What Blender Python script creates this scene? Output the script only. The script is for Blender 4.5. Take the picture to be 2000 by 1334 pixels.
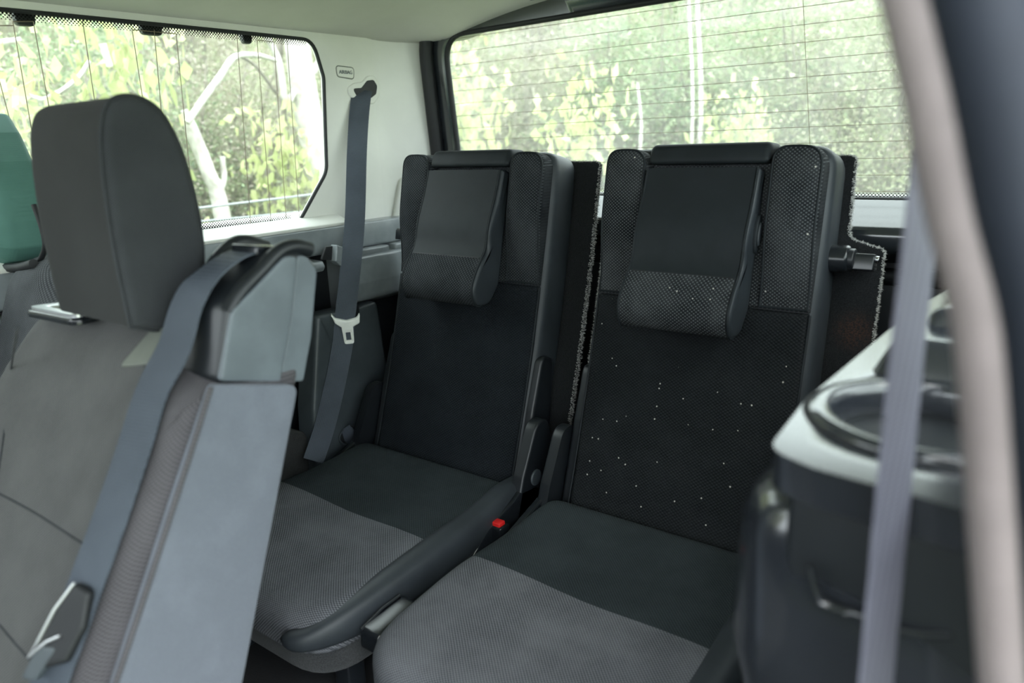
import bpy, bmesh, math, random
from mathutils import Vector, Matrix
from mathutils.geometry import tessellate_polygon
from mathutils.bvhtree import BVHTree
random.seed(7)
for o in list(bpy.data.objects): bpy.data.objects.remove(o, do_unlink=True)
S = bpy.context.scene
COL = S.collection

# ------------------------------------------------------------------ camera
FPX = 1470.0
AX = Vector((.799, .127, -.5875)).normalized()          # world axes seen in the camera frame (right, down, forward)
AY = Vector((.600, -.229, .7666)); AY = (AY - AX * AY.dot(AX)).normalized()
AZ = AX.cross(AY)
EYE = Vector((0, 0, 1.0))
right = Vector((AX.x, AY.x, AZ.x)); down = Vector((AX.y, AY.y, AZ.y)); fwd = Vector((AX.z, AY.z, AZ.z))
cam_d = bpy.data.cameras.new('camera'); cam = bpy.data.objects.new('camera', cam_d); COL.objects.link(cam)
M = Matrix((right, -down, -fwd)).transposed().to_4x4(); M.translation = EYE
cam.matrix_world = M
cam_d.sensor_width = 36; cam_d.lens = FPX / 2000 * 36; cam_d.clip_start = .02; cam_d.clip_end = 200
cam_d.dof.use_dof = True; cam_d.dof.focus_distance = 1.55; cam_d.dof.aperture_fstop = 3.0
S.camera = cam

# ------------------------------------------------------------------ sky, sun, exposure
W = bpy.data.worlds.new('overcast_sky'); S.world = W; W.use_nodes = True
bg = W.node_tree.nodes['Background']; bg.inputs[0].default_value = (.87, .96, 1.0, 1); bg.inputs[1].default_value = 5.0
sun_d = bpy.data.lights.new('sun', 'SUN'); sun_d.energy = 4.0; sun_d.angle = math.radians(50); sun_d.color = (1, .97, .9)
sun = bpy.data.objects.new('sun', sun_d); COL.objects.link(sun)
sun.rotation_euler = Vector((-.45, .25, -1)).to_track_quat('-Z', 'Y').to_euler()
S.view_settings.view_transform = 'Standard'; S.view_settings.look = 'None'
S.view_settings.exposure = 0.36; S.view_settings.gamma = 1; S.view_settings.use_curve_mapping = False

# ------------------------------------------------------------------ measuring helpers (ray of a photo point met with a real plane)
def ray(u, v):
    d = Vector((u - 1000, v - 667, FPX))
    return Vector((AX.dot(d), AY.dot(d), AZ.dot(d)))
def on_x(u, v, X): r = ray(u, v); return EYE + r * ((X - EYE.x) / r.x)
def on_y(u, v, Y): r = ray(u, v); return EYE + r * ((Y - EYE.y) / r.y)
def on_z(u, v, Z): r = ray(u, v); return EYE + r * ((Z - EYE.z) / r.z)
def yz(u, v, X): p = on_x(u, v, X); return (p.y, p.z)

# ------------------------------------------------------------------ materials
MATS = {}
def nodes_of(name):
    m = bpy.data.materials.new(name); m.use_nodes = True; nt = m.node_tree
    return m, nt, nt.nodes['Principled BSDF']
def N(nt, t, **kw):
    n = nt.nodes.new(t)
    for k, v in kw.items(): setattr(n, k, v)
    return n
def math_n(nt, op, a, b=None, c=None):
    n = N(nt, 'ShaderNodeMath', operation=op)
    for i, x in enumerate((a, b, c)):
        if x is None: continue
        if isinstance(x, (int, float)): n.inputs[i].default_value = x
        else: nt.links.new(x, n.inputs[i])
    return n.outputs[0]
def mix_c(nt, f, a, b):
    n = N(nt, 'ShaderNodeMix', data_type='RGBA')
    for i, x in ((0, f), (6, a), (7, b)):
        if isinstance(x, (int, float)): n.inputs[i].default_value = x
        elif isinstance(x, tuple): n.inputs[i].default_value = (*x, 1)
        else: nt.links.new(x, n.inputs[i])
    return n.outputs[2]
def noise(nt, co, scale, detail=3, rough=.6):
    n = N(nt, 'ShaderNodeTexNoise'); n.inputs['Scale'].default_value = scale; n.inputs['Detail'].default_value = detail
    n.inputs['Roughness'].default_value = rough; nt.links.new(co, n.inputs['Vector']); return n.outputs[0]
def ramp(nt, f, a, b):
    n = N(nt, 'ShaderNodeMapRange', interpolation_type='SMOOTHSTEP'); nt.links.new(f, n.inputs[0])
    n.inputs[1].default_value = a; n.inputs[2].default_value = b; return n.outputs[0]
def bump(nt, b, h, s, d):
    n = N(nt, 'ShaderNodeBump'); n.inputs['Strength'].default_value = s; n.inputs['Distance'].default_value = d
    nt.links.new(h, n.inputs['Height']); nt.links.new(n.outputs[0], b.inputs['Normal'])
def plastic(name, col, rough=.4, grain=.0006, gs=900, spec=.5, wear=0, var=.1):
    m, nt, b = nodes_of(name); co = N(nt, 'ShaderNodeTexCoord').outputs['Object']
    n1 = noise(nt, co, 14, 4); hi = tuple(min(1, c * (1 + var)) for c in col); lo = tuple(c * (1 - var) for c in col)
    c = mix_c(nt, ramp(nt, n1, .35, .65), lo, hi)
    if wear:
        w = noise(nt, co, 90, 5, .75); c = mix_c(nt, math_n(nt, 'MULTIPLY', ramp(nt, w, .68, .76), wear), c, (.45, .46, .46))
    nt.links.new(c, b.inputs['Base Color'])
    b.inputs['Roughness'].default_value = rough; b.inputs['Specular IOR Level'].default_value = spec
    if grain: bump(nt, b, noise(nt, co, gs, 2), .35, grain * .12)
    MATS[name] = m; return m
def fabric(name, lo, hi, px, py, axes='XZ', bumpd=.0008, thr=(-.1, .6), diag=True, specks=0, rough=.85, sheen=.0):
    """woven cloth: two thread directions give the cell pattern, colour and relief"""
    m, nt, b = nodes_of(name); tc = N(nt, 'ShaderNodeTexCoord').outputs['Object']
    sep = N(nt, 'ShaderNodeSeparateXYZ'); nt.links.new(tc, sep.inputs[0])
    a, c = sep.outputs[axes[0]], sep.outputs[axes[1]]
    if axes == 'XY': c = math_n(nt, 'ADD', c, sep.outputs['Z'])
    sa = math_n(nt, 'SINE', math_n(nt, 'MULTIPLY', a, 2 * math.pi / px))
    if diag:
        sc = math_n(nt, 'SINE', math_n(nt, 'MULTIPLY', c, 2 * math.pi / py)); p = math_n(nt, 'MULTIPLY', sa, sc)
    else:
        sc = math_n(nt, 'SINE', math_n(nt, 'MULTIPLY', c, 2 * math.pi / py)); p = math_n(nt, 'MULTIPLY', math_n(nt, 'ADD', sa, sc), .5)
    f = ramp(nt, p, *thr)
    col = mix_c(nt, f, lo, hi)
    big = ramp(nt, noise(nt, tc, 9, 4), .3, .7)
    col = mix_c(nt, math_n(nt, 'MULTIPLY', big, .25), col, tuple(x * 1.5 + .004 for x in hi))
    if specks:
        v = N(nt, 'ShaderNodeTexVoronoi'); v.inputs['Scale'].default_value = 62; v.inputs['Randomness'].default_value = 1; nt.links.new(tc, v.inputs['Vector'])
        near = math_n(nt, 'LESS_THAN', v.outputs['Distance'], .10)
        s2 = N(nt, 'ShaderNodeSeparateColor'); nt.links.new(v.outputs['Color'], s2.inputs[0])
        pick = math_n(nt, 'LESS_THAN', s2.outputs[0], specks)
        col = mix_c(nt, math_n(nt, 'MULTIPLY', near, pick), col, (.42, .40, .36))
    nt.links.new(col, b.inputs['Base Color']); b.inputs['Roughness'].default_value = rough
    b.inputs['Specular IOR Level'].default_value = .17
    if sheen: b.inputs['Sheen Weight'].default_value = sheen; b.inputs['Sheen Roughness'].default_value = .5
    bump(nt, b, p, .6, bumpd); MATS[name] = m; return m
def carpet(name, lo, hi, scale=700, bd=.002, stain=None):
    m, nt, b = nodes_of(name); co = N(nt, 'ShaderNodeTexCoord').outputs['Object']
    n1 = noise(nt, co, scale, 3, .8); c = mix_c(nt, ramp(nt, n1, .35, .65), lo, hi)
    c = mix_c(nt, math_n(nt, 'MULTIPLY', ramp(nt, noise(nt, co, 12, 4), .4, .7), .3), c, tuple(x * 1.35 for x in hi))
    if stain:
        p, r, sc = stain; d = N(nt, 'ShaderNodeVectorMath', operation='DISTANCE'); nt.links.new(co, d.inputs[0]); d.inputs[1].default_value = p
        k = math_n(nt, 'MULTIPLY', math_n(nt, 'SUBTRACT', 1, ramp(nt, d.outputs['Value'], 0, r)), ramp(nt, noise(nt, co, 300, 4, .8), .42, .6))
        c = mix_c(nt, k, c, sc)
    nt.links.new(c, b.inputs['Base Color']); b.inputs['Roughness'].default_value = 1; b.inputs['Specular IOR Level'].default_value = .1
    b.inputs['Sheen Weight'].default_value = .15
    bump(nt, b, n1, .8, bd); MATS[name] = m; return m
plastic('beige_trim', (.70, .70, .655), .5, .0004, 1200, var=.015)
plastic('ceiling_cloth', (.56, .55, .515), .95, .0006, 1500, .1, var=.015)
plastic('black_plastic', (.009, .011, .014), .42, .0005, 1100)
plastic('black_gloss', (.010, .012, .015), .22, .0002, 900)
plastic('grey_plastic', (.21, .23, .245), .28, .0005, 1000, .5, .15)
plastic('panel_plastic', (.052, .062, .070), .38, .0004, 1000, .5, .1)
plastic('cover_plastic', (.112, .130, .147), .5, .0003, 1400, .4)
plastic('olive_plastic', (.115, .125, .105), .5, .0003, 1200, .4)
plastic('console_plastic', (.016, .018, .023), .16, .0004, 800, .85)
plastic('tailgate_plastic', (.018, .021, .025), .16, .0006, 400, .9)
plastic('leatherette', (.013, .016, .019), .60, .0005, 700, .2)
plastic('side_leatherette', (.026, .031, .037), .50, .0005, 700, .4)
plastic('rubber', (.008, .009, .011), .6, 0)
plastic('pillar_trim', (.235, .195, .20), .55, .0003, 900, .3)
plastic('navy_trim', (.010, .013, .022), .7, .0003, 900, .3)
plastic('white_plastic', (.82, .82, .78), .35, 0)
plastic('red_plastic', (.75, .02, .02), .35, 0)
plastic('wire', (.20, .16, .11), .5, 0)
fabric('dotted_cloth', (.005, .006, .008), (.082, .087, .092), .0078, .0062, 'XZ', .0008, (.05, .75), specks=.12)
fabric('dotted_cloth_clean', (.005, .006, .008), (.050, .055, .06), .0078, .0062, 'XZ', .0008, (.05, .75))
fabric('mesh_cloth', (.003, .0045, .006), (.011, .014, .018), .0085, .0060, 'XZ', .0010, (-.2, .7))
fabric('mesh_cloth_dusty', (.0035, .0045, .0055), (.013, .015, .017), .0085, .0060, 'XZ', .0010, (-.2, .7), specks=.30)
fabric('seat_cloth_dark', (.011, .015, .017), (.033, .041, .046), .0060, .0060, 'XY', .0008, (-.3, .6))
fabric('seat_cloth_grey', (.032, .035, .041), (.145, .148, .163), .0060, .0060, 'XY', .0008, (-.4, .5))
fabric('second_row_cloth', (.042, .042, .043), (.098, .098, .097), .0045, .0040, 'XZ', .0005, (-.3, .5), sheen=.08)
fabric('second_row_bolster', (.042, .039, .044), (.098, .092, .100), .0045, .0040, 'XZ', .0005, (-.3, .5), sheen=.08)
fabric('second_row_coarse', (.024, .027, .032), (.11, .115, .122), .0060, .0056, 'XZ', .0008, (-.2, .5))
fabric('headrest_cloth', (.015, .0155, .0158), (.030, .031, .0315), .0030, .0028, 'XZ', .0004, (-.3, .5), sheen=.05)
fabric('headrest_side_cloth', (.021, .023, .026), (.045, .048, .053), .0030, .0028, 'YZ', .0004, (-.3, .5), sheen=.05)
fabric('webbing', (.042, .050, .064), (.078, .091, .113), .0022, .0030, 'XZ', .0004, (-.3, .5), diag=False, rough=.6)
fabric('webbing_pale', (.092, .090, .122), (.145, .143, .185), .0022, .0030, 'XZ', .0004, (-.3, .5), diag=False, rough=.6)
fabric('green_cover', (.072, .165, .140), (.085, .185, .158), .0012, .0012, 'XZ', .0002, (-.3, .5), rough=.55)
carpet('side_carpet', (.118, .128, .156), (.148, .160, .192), 900, .0006)
carpet('black_carpet', (.003, .004, .005), (.011, .012, .014), 500, .003)
carpet('black_carpet_stained', (.003, .004, .005), (.015, .016, .018), 500, .003, ((.262, .20, .65), .05, (.055, .026, .017)))
carpet('base_carpet', (.008, .009, .010), (.050, .052, .056), 600, .003)
carpet('floor_carpet', (.004, .004, .006), (.016, .017, .021), 500, .003)
carpet('wall_carpet', (.008, .009, .009), (.040, .041, .042), 500, .003)
carpet('backlit_fuzz', (.32, .32, .31), (.50, .50, .48), 900, .0005)  # pile colour lightened to imitate the glow of light from behind
m, nt, b = nodes_of('chrome'); b.inputs['Base Color'].default_value = (.45, .46, .47, 1); b.inputs['Metallic'].default_value = 1; b.inputs['Roughness'].default_value = .22; MATS['chrome'] = m
m, nt, b = nodes_of('silver'); b.inputs['Base Color'].default_value = (.62, .63, .64, 1); b.inputs['Metallic'].default_value = .85; b.inputs['Roughness'].default_value = .35; MATS['silver'] = m
def glass(name, haze, hz=(.90, .92, .86), tint=(.96, .985, .96)):
    """thin car glass: mostly clear, a weak reflection and a film of dust that scatters light"""
    m = bpy.data.materials.new(name); m.use_nodes = True; nt = m.node_tree; nt.nodes.clear()
    out = N(nt, 'ShaderNodeOutputMaterial'); tr = N(nt, 'ShaderNodeBsdfTransparent'); tr.inputs[0].default_value = (*tint, 1)
    gl = N(nt, 'ShaderNodeBsdfGlossy'); gl.inputs['Roughness'].default_value = .03
    tl = N(nt, 'ShaderNodeBsdfTranslucent'); tl.inputs[0].default_value = (*hz, 1)
    co = N(nt, 'ShaderNodeTexCoord').outputs['Object']
    f = math_n(nt, 'MULTIPLY', math_n(nt, 'ADD', .55, ramp(nt, noise(nt, co, 3, 4), .3, .8)), haze)
    v = N(nt, 'ShaderNodeTexVoronoi'); v.inputs['Scale'].default_value = 70; nt.links.new(co, v.inputs['Vector'])
    sp = math_n(nt, 'MULTIPLY', math_n(nt, 'LESS_THAN', v.outputs['Distance'], .05), .25)
    f = math_n(nt, 'ADD', f, math_n(nt, 'MULTIPLY', sp, ramp(nt, noise(nt, co, 5, 3), .55, .75)))
    a = N(nt, 'ShaderNodeMixShader'); nt.links.new(f, a.inputs[0]); nt.links.new(tr.outputs[0], a.inputs[1]); nt.links.new(tl.outputs[0], a.inputs[2])
    c = N(nt, 'ShaderNodeMixShader'); c.inputs[0].default_value = .018; nt.links.new(a.outputs[0], c.inputs[1]); nt.links.new(gl.outputs[0], c.inputs[2])
    nt.links.new(c.outputs[0], out.inputs[0]); MATS[name] = m
glass('side_glass', .03); glass('rear_glass', .085)
def frit():
    m = bpy.data.materials.new('printed_dots'); m.use_nodes = True; nt = m.node_tree; nt.nodes.clear()
    out = N(nt, 'ShaderNodeOutputMaterial'); tr = N(nt, 'ShaderNodeBsdfTransparent'); df = N(nt, 'ShaderNodeBsdfDiffuse'); df.inputs[0].default_value = (.01, .01, .01, 1)
    co = N(nt, 'ShaderNodeTexCoord').outputs['UV']; sep = N(nt, 'ShaderNodeSeparateXYZ'); nt.links.new(co, sep.inputs[0])
    sa = math_n(nt, 'SINE', math_n(nt, 'MULTIPLY', sep.outputs[0], 2 * math.pi / .0065)); sb = math_n(nt, 'SINE', math_n(nt, 'MULTIPLY', sep.outputs[1], 2 * math.pi / .0065))
    p = math_n(nt, 'MULTIPLY', sa, sb)
    thr = math_n(nt, 'SUBTRACT', .62, math_n(nt, 'MULTIPLY', sep.outputs[1], 62))
    f = math_n(nt, 'GREATER_THAN', p, thr)
    a = N(nt, 'ShaderNodeMixShader'); nt.links.new(f, a.inputs[0]); nt.links.new(tr.outputs[0], a.inputs[1]); nt.links.new(df.outputs[0], a.inputs[2])
    nt.links.new(a.outputs[0], out.inputs[0]); MATS['printed_dots'] = m
frit()
def leaf_mat(name, stops, trans=.35):
    m, nt, b = nodes_of(name); g = N(nt, 'ShaderNodeNewGeometry'); r = N(nt, 'ShaderNodeValToRGB')
    while len(r.color_ramp.elements) < len(stops): r.color_ramp.elements.new(.5)
    for e, (p, c) in zip(r.color_ramp.elements, stops): e.position = p; e.color = (*c, 1)
    oi = N(nt, 'ShaderNodeObjectInfo'); ps = N(nt, 'ShaderNodeVectorMath', operation='ADD'); nt.links.new(N(nt, 'ShaderNodeTexCoord').outputs['Object'], ps.inputs[0]); nt.links.new(oi.outputs['Location'], ps.inputs[1])
    f = math_n(nt, 'ADD', math_n(nt, 'MULTIPLY', g.outputs['Random Per Island'], .5), math_n(nt, 'MULTIPLY', ramp(nt, noise(nt, ps.outputs[0], 3.2, 3), .40, .62), .5))
    nt.links.new(f, r.inputs[0])
    nt.links.new(r.outputs[0], b.inputs['Base Color']); b.inputs['Roughness'].default_value = .45
    tl = N(nt, 'ShaderNodeBsdfTranslucent'); nt.links.new(r.outputs[0], tl.inputs[0]); a = N(nt, 'ShaderNodeMixShader'); a.inputs[0].default_value = trans
    nt.links.new(b.outputs[0], a.inputs[1]); nt.links.new(tl.outputs[0], a.inputs[2]); nt.links.new(a.outputs[0], nt.nodes['Material Output'].inputs[0]); MATS[name] = m
leaf_mat('olive_leaves', [(0, (.12, .10, .07)), (.25, (.34, .30, .23)), (.5, (.18, .215, .115)), (.75, (.33, .36, .21)), (1, (.52, .52, .38))])
leaf_mat('green_leaves', [(0, (.07, .12, .06)), (.35, (.18, .26, .13)), (.7, (.32, .39, .23)), (1, (.50, .53, .36))])
leaf_mat('brown_leaves', [(0, (.16, .13, .105)), (.4, (.33, .29, .245)), (.7, (.25, .255, .16)), (1, (.43, .40, .33))])
leaf_mat('bright_leaves', [(0, (.32, .38, .15)), (.5, (.46, .49, .24)), (1, (.56, .56, .34))], .45)
def bark(name, lo, hi, sc=18):
    m, nt, b = nodes_of(name); co = N(nt, 'ShaderNodeTexCoord').outputs['Object']; n1 = noise(nt, co, sc, 5, .7)
    nt.links.new(mix_c(nt, ramp(nt, n1, .35, .65), lo, hi), b.inputs['Base Color']); b.inputs['Roughness'].default_value = .9; bump(nt, b, n1, .5, .02); MATS[name] = m
bark('pale_bark', (.32, .30, .275), (.52, .51, .475)); bark('grey_bark', (.10, .09, .07), (.20, .18, .15))
bark('grass', (.13, .17, .08), (.24, .28, .14), 6); bark('bank_earth', (.14, .16, .09), (.25, .235, .155), 7)

# ------------------------------------------------------------------ mesh helpers
def link(name, me, mat, parent=None, sharp=40):
    o = bpy.data.objects.new(name, me); COL.objects.link(o)
    if mat: me.materials.clear(); me.materials.append(MATS[mat])
    if sharp is not None and len(me.polygons):
        me.shade_smooth(); me.set_sharp_from_angle(angle=math.radians(sharp))
    if parent: o.parent = parent
    return o
def from_bm(name, bm, mat, parent=None, sharp=40):
    bmesh.ops.recalc_face_normals(bm, faces=bm.faces); me = bpy.data.meshes.new(name); bm.to_mesh(me); bm.free()
    return link(name, me, mat, parent, sharp)
def tag(o, label, cat=None, group=None, kind=None):
    o['label'] = label
    if cat: o['category'] = cat
    if group: o['group'] = group
    if kind: o['kind'] = kind
    return o
def thing(name, label, cat, loc=(0, 0, 0), group=None):
    o = bpy.data.objects.new(name, None); COL.objects.link(o); o.location = loc; o.empty_display_size = .1
    return tag(o, label, cat, group)
def rpoly(pts, seg=5, step=.03):
    """rounded polygon (x, y, r) resampled so long edges can follow a curved surface"""
    out = []; n = len(pts)
    for i in range(n):
        p = Vector(pts[i][:2]); r = pts[i][2] if len(pts[i]) > 2 else 0
        a = Vector(pts[i - 1][:2]) - p; c = Vector(pts[(i + 1) % n][:2]) - p
        la, lc = a.length, c.length; a /= la; c /= lc
        if r <= 0: out.append(p); continue
        ang = a.angle(c); t = min(r / max(math.tan(ang / 2), 1e-3), la * .48, lc * .48)
        p0 = p + a * t; p1 = p + c * t
        for k in range(seg + 1):
            s = k / seg; out.append(p0 * (1 - s) ** 2 + p * 2 * s * (1 - s) + p1 * s * s)
    res = []
    for i in range(len(out)):
        p, q = out[i], out[(i + 1) % len(out)]; L = (q - p).length
        if L < 1e-6: continue
        k = max(1, int(L / step))
        for j in range(k): res.append(p.lerp(q, j / k))
    area = sum(res[i].x * res[(i + 1) % len(res)].y - res[(i + 1) % len(res)].x * res[i].y for i in range(len(res)))
    return res if area > 0 else res[::-1]
def inset(poly, d):
    n = len(poly); out = []
    for i in range(n):
        a = poly[i] - poly[i - 1]; c = poly[(i + 1) % n] - poly[i]
        na = Vector((-a.y, a.x)).normalized(); nc = Vector((-c.y, c.x)).normalized(); m = na + nc
        if m.length < 1e-6: m = na
        m.normalize(); out.append(poly[i] + m * (d / max(.5, m.dot(na))))
    return out
def pad_bm(outline, mapf, n0, n1, r, crown=0, rb=0, star=True, seg=4):
    """a slab whose outline lies in (a, b) and whose thickness runs along n, with rolled edges"""
    bm = bmesh.new(); rings = []
    if rb:
        for k in range(seg):
            t = math.pi / 2 * (k / seg); rings.append((inset(outline, rb * (1 - math.sin(t))), n0 + rb * (1 - math.cos(t))))
    rings.append((outline, n0 + rb)); 
    if n1 - r - n0 - rb > 1e-5: rings.append((outline, n1 - r))
    for k in range(1, seg + 1):
        t = math.pi / 2 * k / seg; rings.append((inset(outline, r * (1 - math.cos(t))), n1 - r + r * math.sin(t)))
    vs = [[bm.verts.new(mapf(p.x, p.y, n)) for p in ring] for ring, n in rings]
    N_ = len(outline)
    def skin(A, B):
        for i in range(N_): bm.faces.new((A[i], A[(i + 1) % N_], B[(i + 1) % N_], B[i]))
    for A, B in zip(vs, vs[1:]): skin(A, B)
    def cap(ring, n, last, sgn):
        if not star:
            for t in tessellate_polygon([[Vector((p.x, p.y, 0)) for p in ring]]): bm.faces.new([last[i] for i in t])
            return
        c = sum(ring, Vector((0, 0))) / N_; A = last
        for s in (.85, .65, .42, .2):
            B = [bm.verts.new(mapf(c.x + (p.x - c.x) * s, c.y + (p.y - c.y) * s, n + sgn * crown * (1 - s * s))) for p in ring]; skin(A, B); A = B
        v = bm.verts.new(mapf(c.x, c.y, n + sgn * crown))
        for i in range(N_): bm.faces.new((A[i], A[(i + 1) % N_], v))
    cap(rings[-1][0], rings[-1][1], vs[-1], 1); cap(rings[0][0], rings[0][1], vs[0], 0)
    bmesh.ops.recalc_face_normals(bm, faces=bm.faces)
    return bm
def pad(name, outline, mapf, n0, n1, r, mat, parent=None, crown=0, rb=0, star=True, sharp=45, seg=4):
    return from_bm(name, pad_bm(outline, mapf, n0, n1, r, crown, rb, star, seg), mat, parent, sharp)
def tube_bm(bm, pts, r, seg=8, closed=False):
    pts = [Vector(p) for p in pts]; n = len(pts); rings = []
    t0 = (pts[1] - pts[0]).normalized(); ref = Vector((0, 0, 1)) if abs(t0.z) < .9 else Vector((1, 0, 0)); u = t0.cross(ref).normalized()
    for i in range(n):
        t = (pts[(i + 1) % n] - pts[i - 1]) if closed else (pts[min(i + 1, n - 1)] - pts[max(i - 1, 0)])
        t.normalize(); u = (u - t * u.dot(t)).normalized(); w = t.cross(u); rr = r[i] if isinstance(r, (list, tuple)) else r
        rings.append([bm.verts.new(pts[i] + (u * math.cos(a) + w * math.sin(a)) * rr) for a in [2 * math.pi * k / seg for k in range(seg)]])
    prs = list(zip(rings, rings[1:])) + ([(rings[-1], rings[0])] if closed else [])
    for A, B in prs:
        for k in range(seg): bm.faces.new((A[k], A[(k + 1) % seg], B[(k + 1) % seg], B[k]))
    if not closed: bm.faces.new(rings[0]); bm.faces.new(rings[-1])
def tube(name, pts, r, mat, parent=None, seg=8, closed=False):
    bm = bmesh.new(); tube_bm(bm, pts, r, seg, closed); return from_bm(name, bm, mat, parent, 60)
def smooth_path(pts, k=6):
    """Catmull-Rom through the points"""
    P = [Vector(p) for p in pts]; P = [P[0] * 2 - P[1]] + P + [P[-1] * 2 - P[-2]]; out = []
    for i in range(1, len(P) - 2):
        for j in range(k):
            t = j / k; a, b_, c, d = P[i - 1:i + 3]
            out.append(.5 * ((2 * b_) + (c - a) * t + (2 * a - 5 * b_ + 4 * c - d) * t * t + (3 * b_ - a - 3 * c + d) * t ** 3))
    out.append(P[-2]); return out
def ribbon_bm(bm, pts, wdirs, w, th=.0014, lip=.0):
    """webbing: a thin band; wdirs give the direction of its width"""
    pts = [Vector(p) for p in pts]; n = len(pts); secs = []
    for i in range(n):
        t = (pts[min(i + 1, n - 1)] - pts[max(i - 1, 0)]).normalized(); s = Vector(wdirs[i] if isinstance(wdirs, list) else wdirs); s = (s - t * s.dot(t)).normalized(); nn = t.cross(s).normalized()
        ww = w[i] if isinstance(w, list) else w
        sec = []
        for a, bb in ((-.5, -1), (-.46, -1.3), (0, -.9 + lip), (.46, -1.3), (.5, -1), (.5, 1), (.46, 1.3), (0, .9 + lip), (-.46, 1.3), (-.5, 1)): sec.append(bm.verts.new(pts[i] + s * (a * ww) + nn * (bb * th / 2)))
        secs.append(sec)
    for A, B in zip(secs, secs[1:]):
        for k in range(10): bm.faces.new((A[k], A[(k + 1) % 10], B[(k + 1) % 10], B[k]))
    bm.faces.new(secs[0]); bm.faces.new(secs[-1])
def ribbon(name, pts, wdirs, w, mat, parent=None, th=.0014):
    bm = bmesh.new(); ribbon_bm(bm, pts, wdirs, w, th); return from_bm(name, bm, mat, parent, 50)
def grid_solid(name, fn, us, vs_, th, mat, parent=None, sharp=40):
    """a shell from fn(u, v) -> (point, outward offset vector) with thickness"""
    bm = bmesh.new(); A = []; B = []
    for u in us:
        ra = []; rb_ = []
        for v in vs_:
            p, o = fn(u, v); ra.append(bm.verts.new(p)); rb_.append(bm.verts.new(Vector(p) + Vector(o) * th))
        A.append(ra); B.append(rb_)
    nu, nv = len(us), len(vs_)
    for G, flip in ((A, 0), (B, 1)):
        for i in range(nu - 1):
            for j in range(nv - 1):
                f = (G[i][j], G[i + 1][j], G[i + 1][j + 1], G[i][j + 1]); bm.faces.new(f[::-1] if flip else f)
    for i in range(nu - 1):
        for j in (0, nv - 1): bm.faces.new((A[i][j], A[i + 1][j], B[i + 1][j], B[i][j]))
    for j in range(nv - 1):
        for i in (0, nu - 1): bm.faces.new((A[i][j], A[i][j + 1], B[i][j + 1], B[i][j]))
    return from_bm(name, bm, mat, parent, sharp)
def frame(name, rect, inner, mapf, depth, mat, parent=None, k=160, reveal=None, outer_poly=None):
    """a wall panel with a window opening: (a0, a1, b0, b1) around a star-shaped inner outline"""
    a0, a1, b0, b1 = rect; c = sum(inner, Vector((0, 0))) / len(inner)
    angs = [2 * math.pi * i / k for i in range(k)] + [math.atan2(y - c.y, x - c.x) % (2 * math.pi) for x in (a0, a1) for y in (b0, b1)]
    angs += [math.atan2(p.y - c.y, p.x - c.x) % (2 * math.pi) for p in inner]
    angs = sorted(set(round(a, 5) for a in angs))
    def hit(poly, d):
        best = None
        for i in range(len(poly)):
            p, q = poly[i] - c, poly[(i + 1) % len(poly)] - c; e = q - p; det = d.x * -e.y + e.x * d.y
            if abs(det) < 1e-12: continue
            t = (p.x * -e.y + e.x * p.y) / det; s = (d.x * p.y - d.y * p.x) / det
            if t > 0 and -1e-6 <= s <= 1 + 1e-6: best = t if best is None else max(best, t)
        return c + d * best
    outer = outer_poly or [Vector((a0, b0)), Vector((a1, b0)), Vector((a1, b1)), Vector((a0, b1))]
    bm = bmesh.new(); L = []
    for a in angs:
        d = Vector((math.cos(a), math.sin(a))); i_ = hit(inner, d); o_ = hit(outer, d); i2 = i_ + (c - i_).normalized() * -.006
        L.append([bm.verts.new(mapf(*p, n)) for p, n in ((o_, -depth), (o_, 0), (o_.lerp(i2, .5), 0), (i2, 0), (i_, -.004), (i_, -depth))])
    n = len(L)
    for i in range(n):
        A, B = L[i], L[(i + 1) % n]
        for j in range(6): bm.faces.new((A[j], A[(j + 1) % 6], B[(j + 1) % 6], B[j]))
    return from_bm(name, bm, mat, parent, 40)
def split(bm, co, no, name_a, mat_a, name_b, mat_b, parent, sharp=45):
    """cut one upholstery pad along a seam into two cloth panels"""
    b2 = bm.copy()
    for q, outer in ((bm, True), (b2, False)):
        bmesh.ops.bisect_plane(q, geom=q.verts[:] + q.edges[:] + q.faces[:], plane_co=co, plane_no=no, clear_outer=outer, clear_inner=not outer)
    me = bpy.data.meshes.new(name_a); bm.to_mesh(me); bm.free(); a = link(name_a, me, mat_a, parent, sharp)
    me = bpy.data.meshes.new(name_b); b2.to_mesh(me); b2.free(); b_ = link(name_b, me, mat_b, parent, sharp)
    return a, b_
def box_bm(bm, x0, x1, y0, y1, z0, z1, bev=0):
    vs = bmesh.ops.create_cube(bm, size=1, matrix=Matrix.Translation(((x0 + x1) / 2, (y0 + y1) / 2, (z0 + z1) / 2)) @ Matrix.Diagonal((x1 - x0, y1 - y0, z1 - z0, 1)))['verts']
    if bev: bmesh.ops.bevel(bm, geom=list({e for v in vs for e in v.link_edges}), offset=bev, segments=3, profile=.5, affect='EDGES')
def box(name, x0, x1, y0, y1, z0, z1, mat, parent=None, bev=.004):
    bm = bmesh.new(); box_bm(bm, x0, x1, y0, y1, z0, z1, bev); return from_bm(name, bm, mat, parent, 40)
PLX = lambda X: (lambda a, b, n: (X + n, a, b))        # (y, z) outline, thickness towards +x
PLZ = lambda Z: (lambda a, b, n: (a, b, Z + n))        # (x, y) outline, thickness upwards
PLY = lambda Y: (lambda a, b, n: (a, Y - n, b))        # (x, z) outline, thickness towards -y (the camera)
def smoothstep(a, b, x): t = max(0, min(1, (x - a) / (b - a))); return t * t * (3 - 2 * t)
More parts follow.
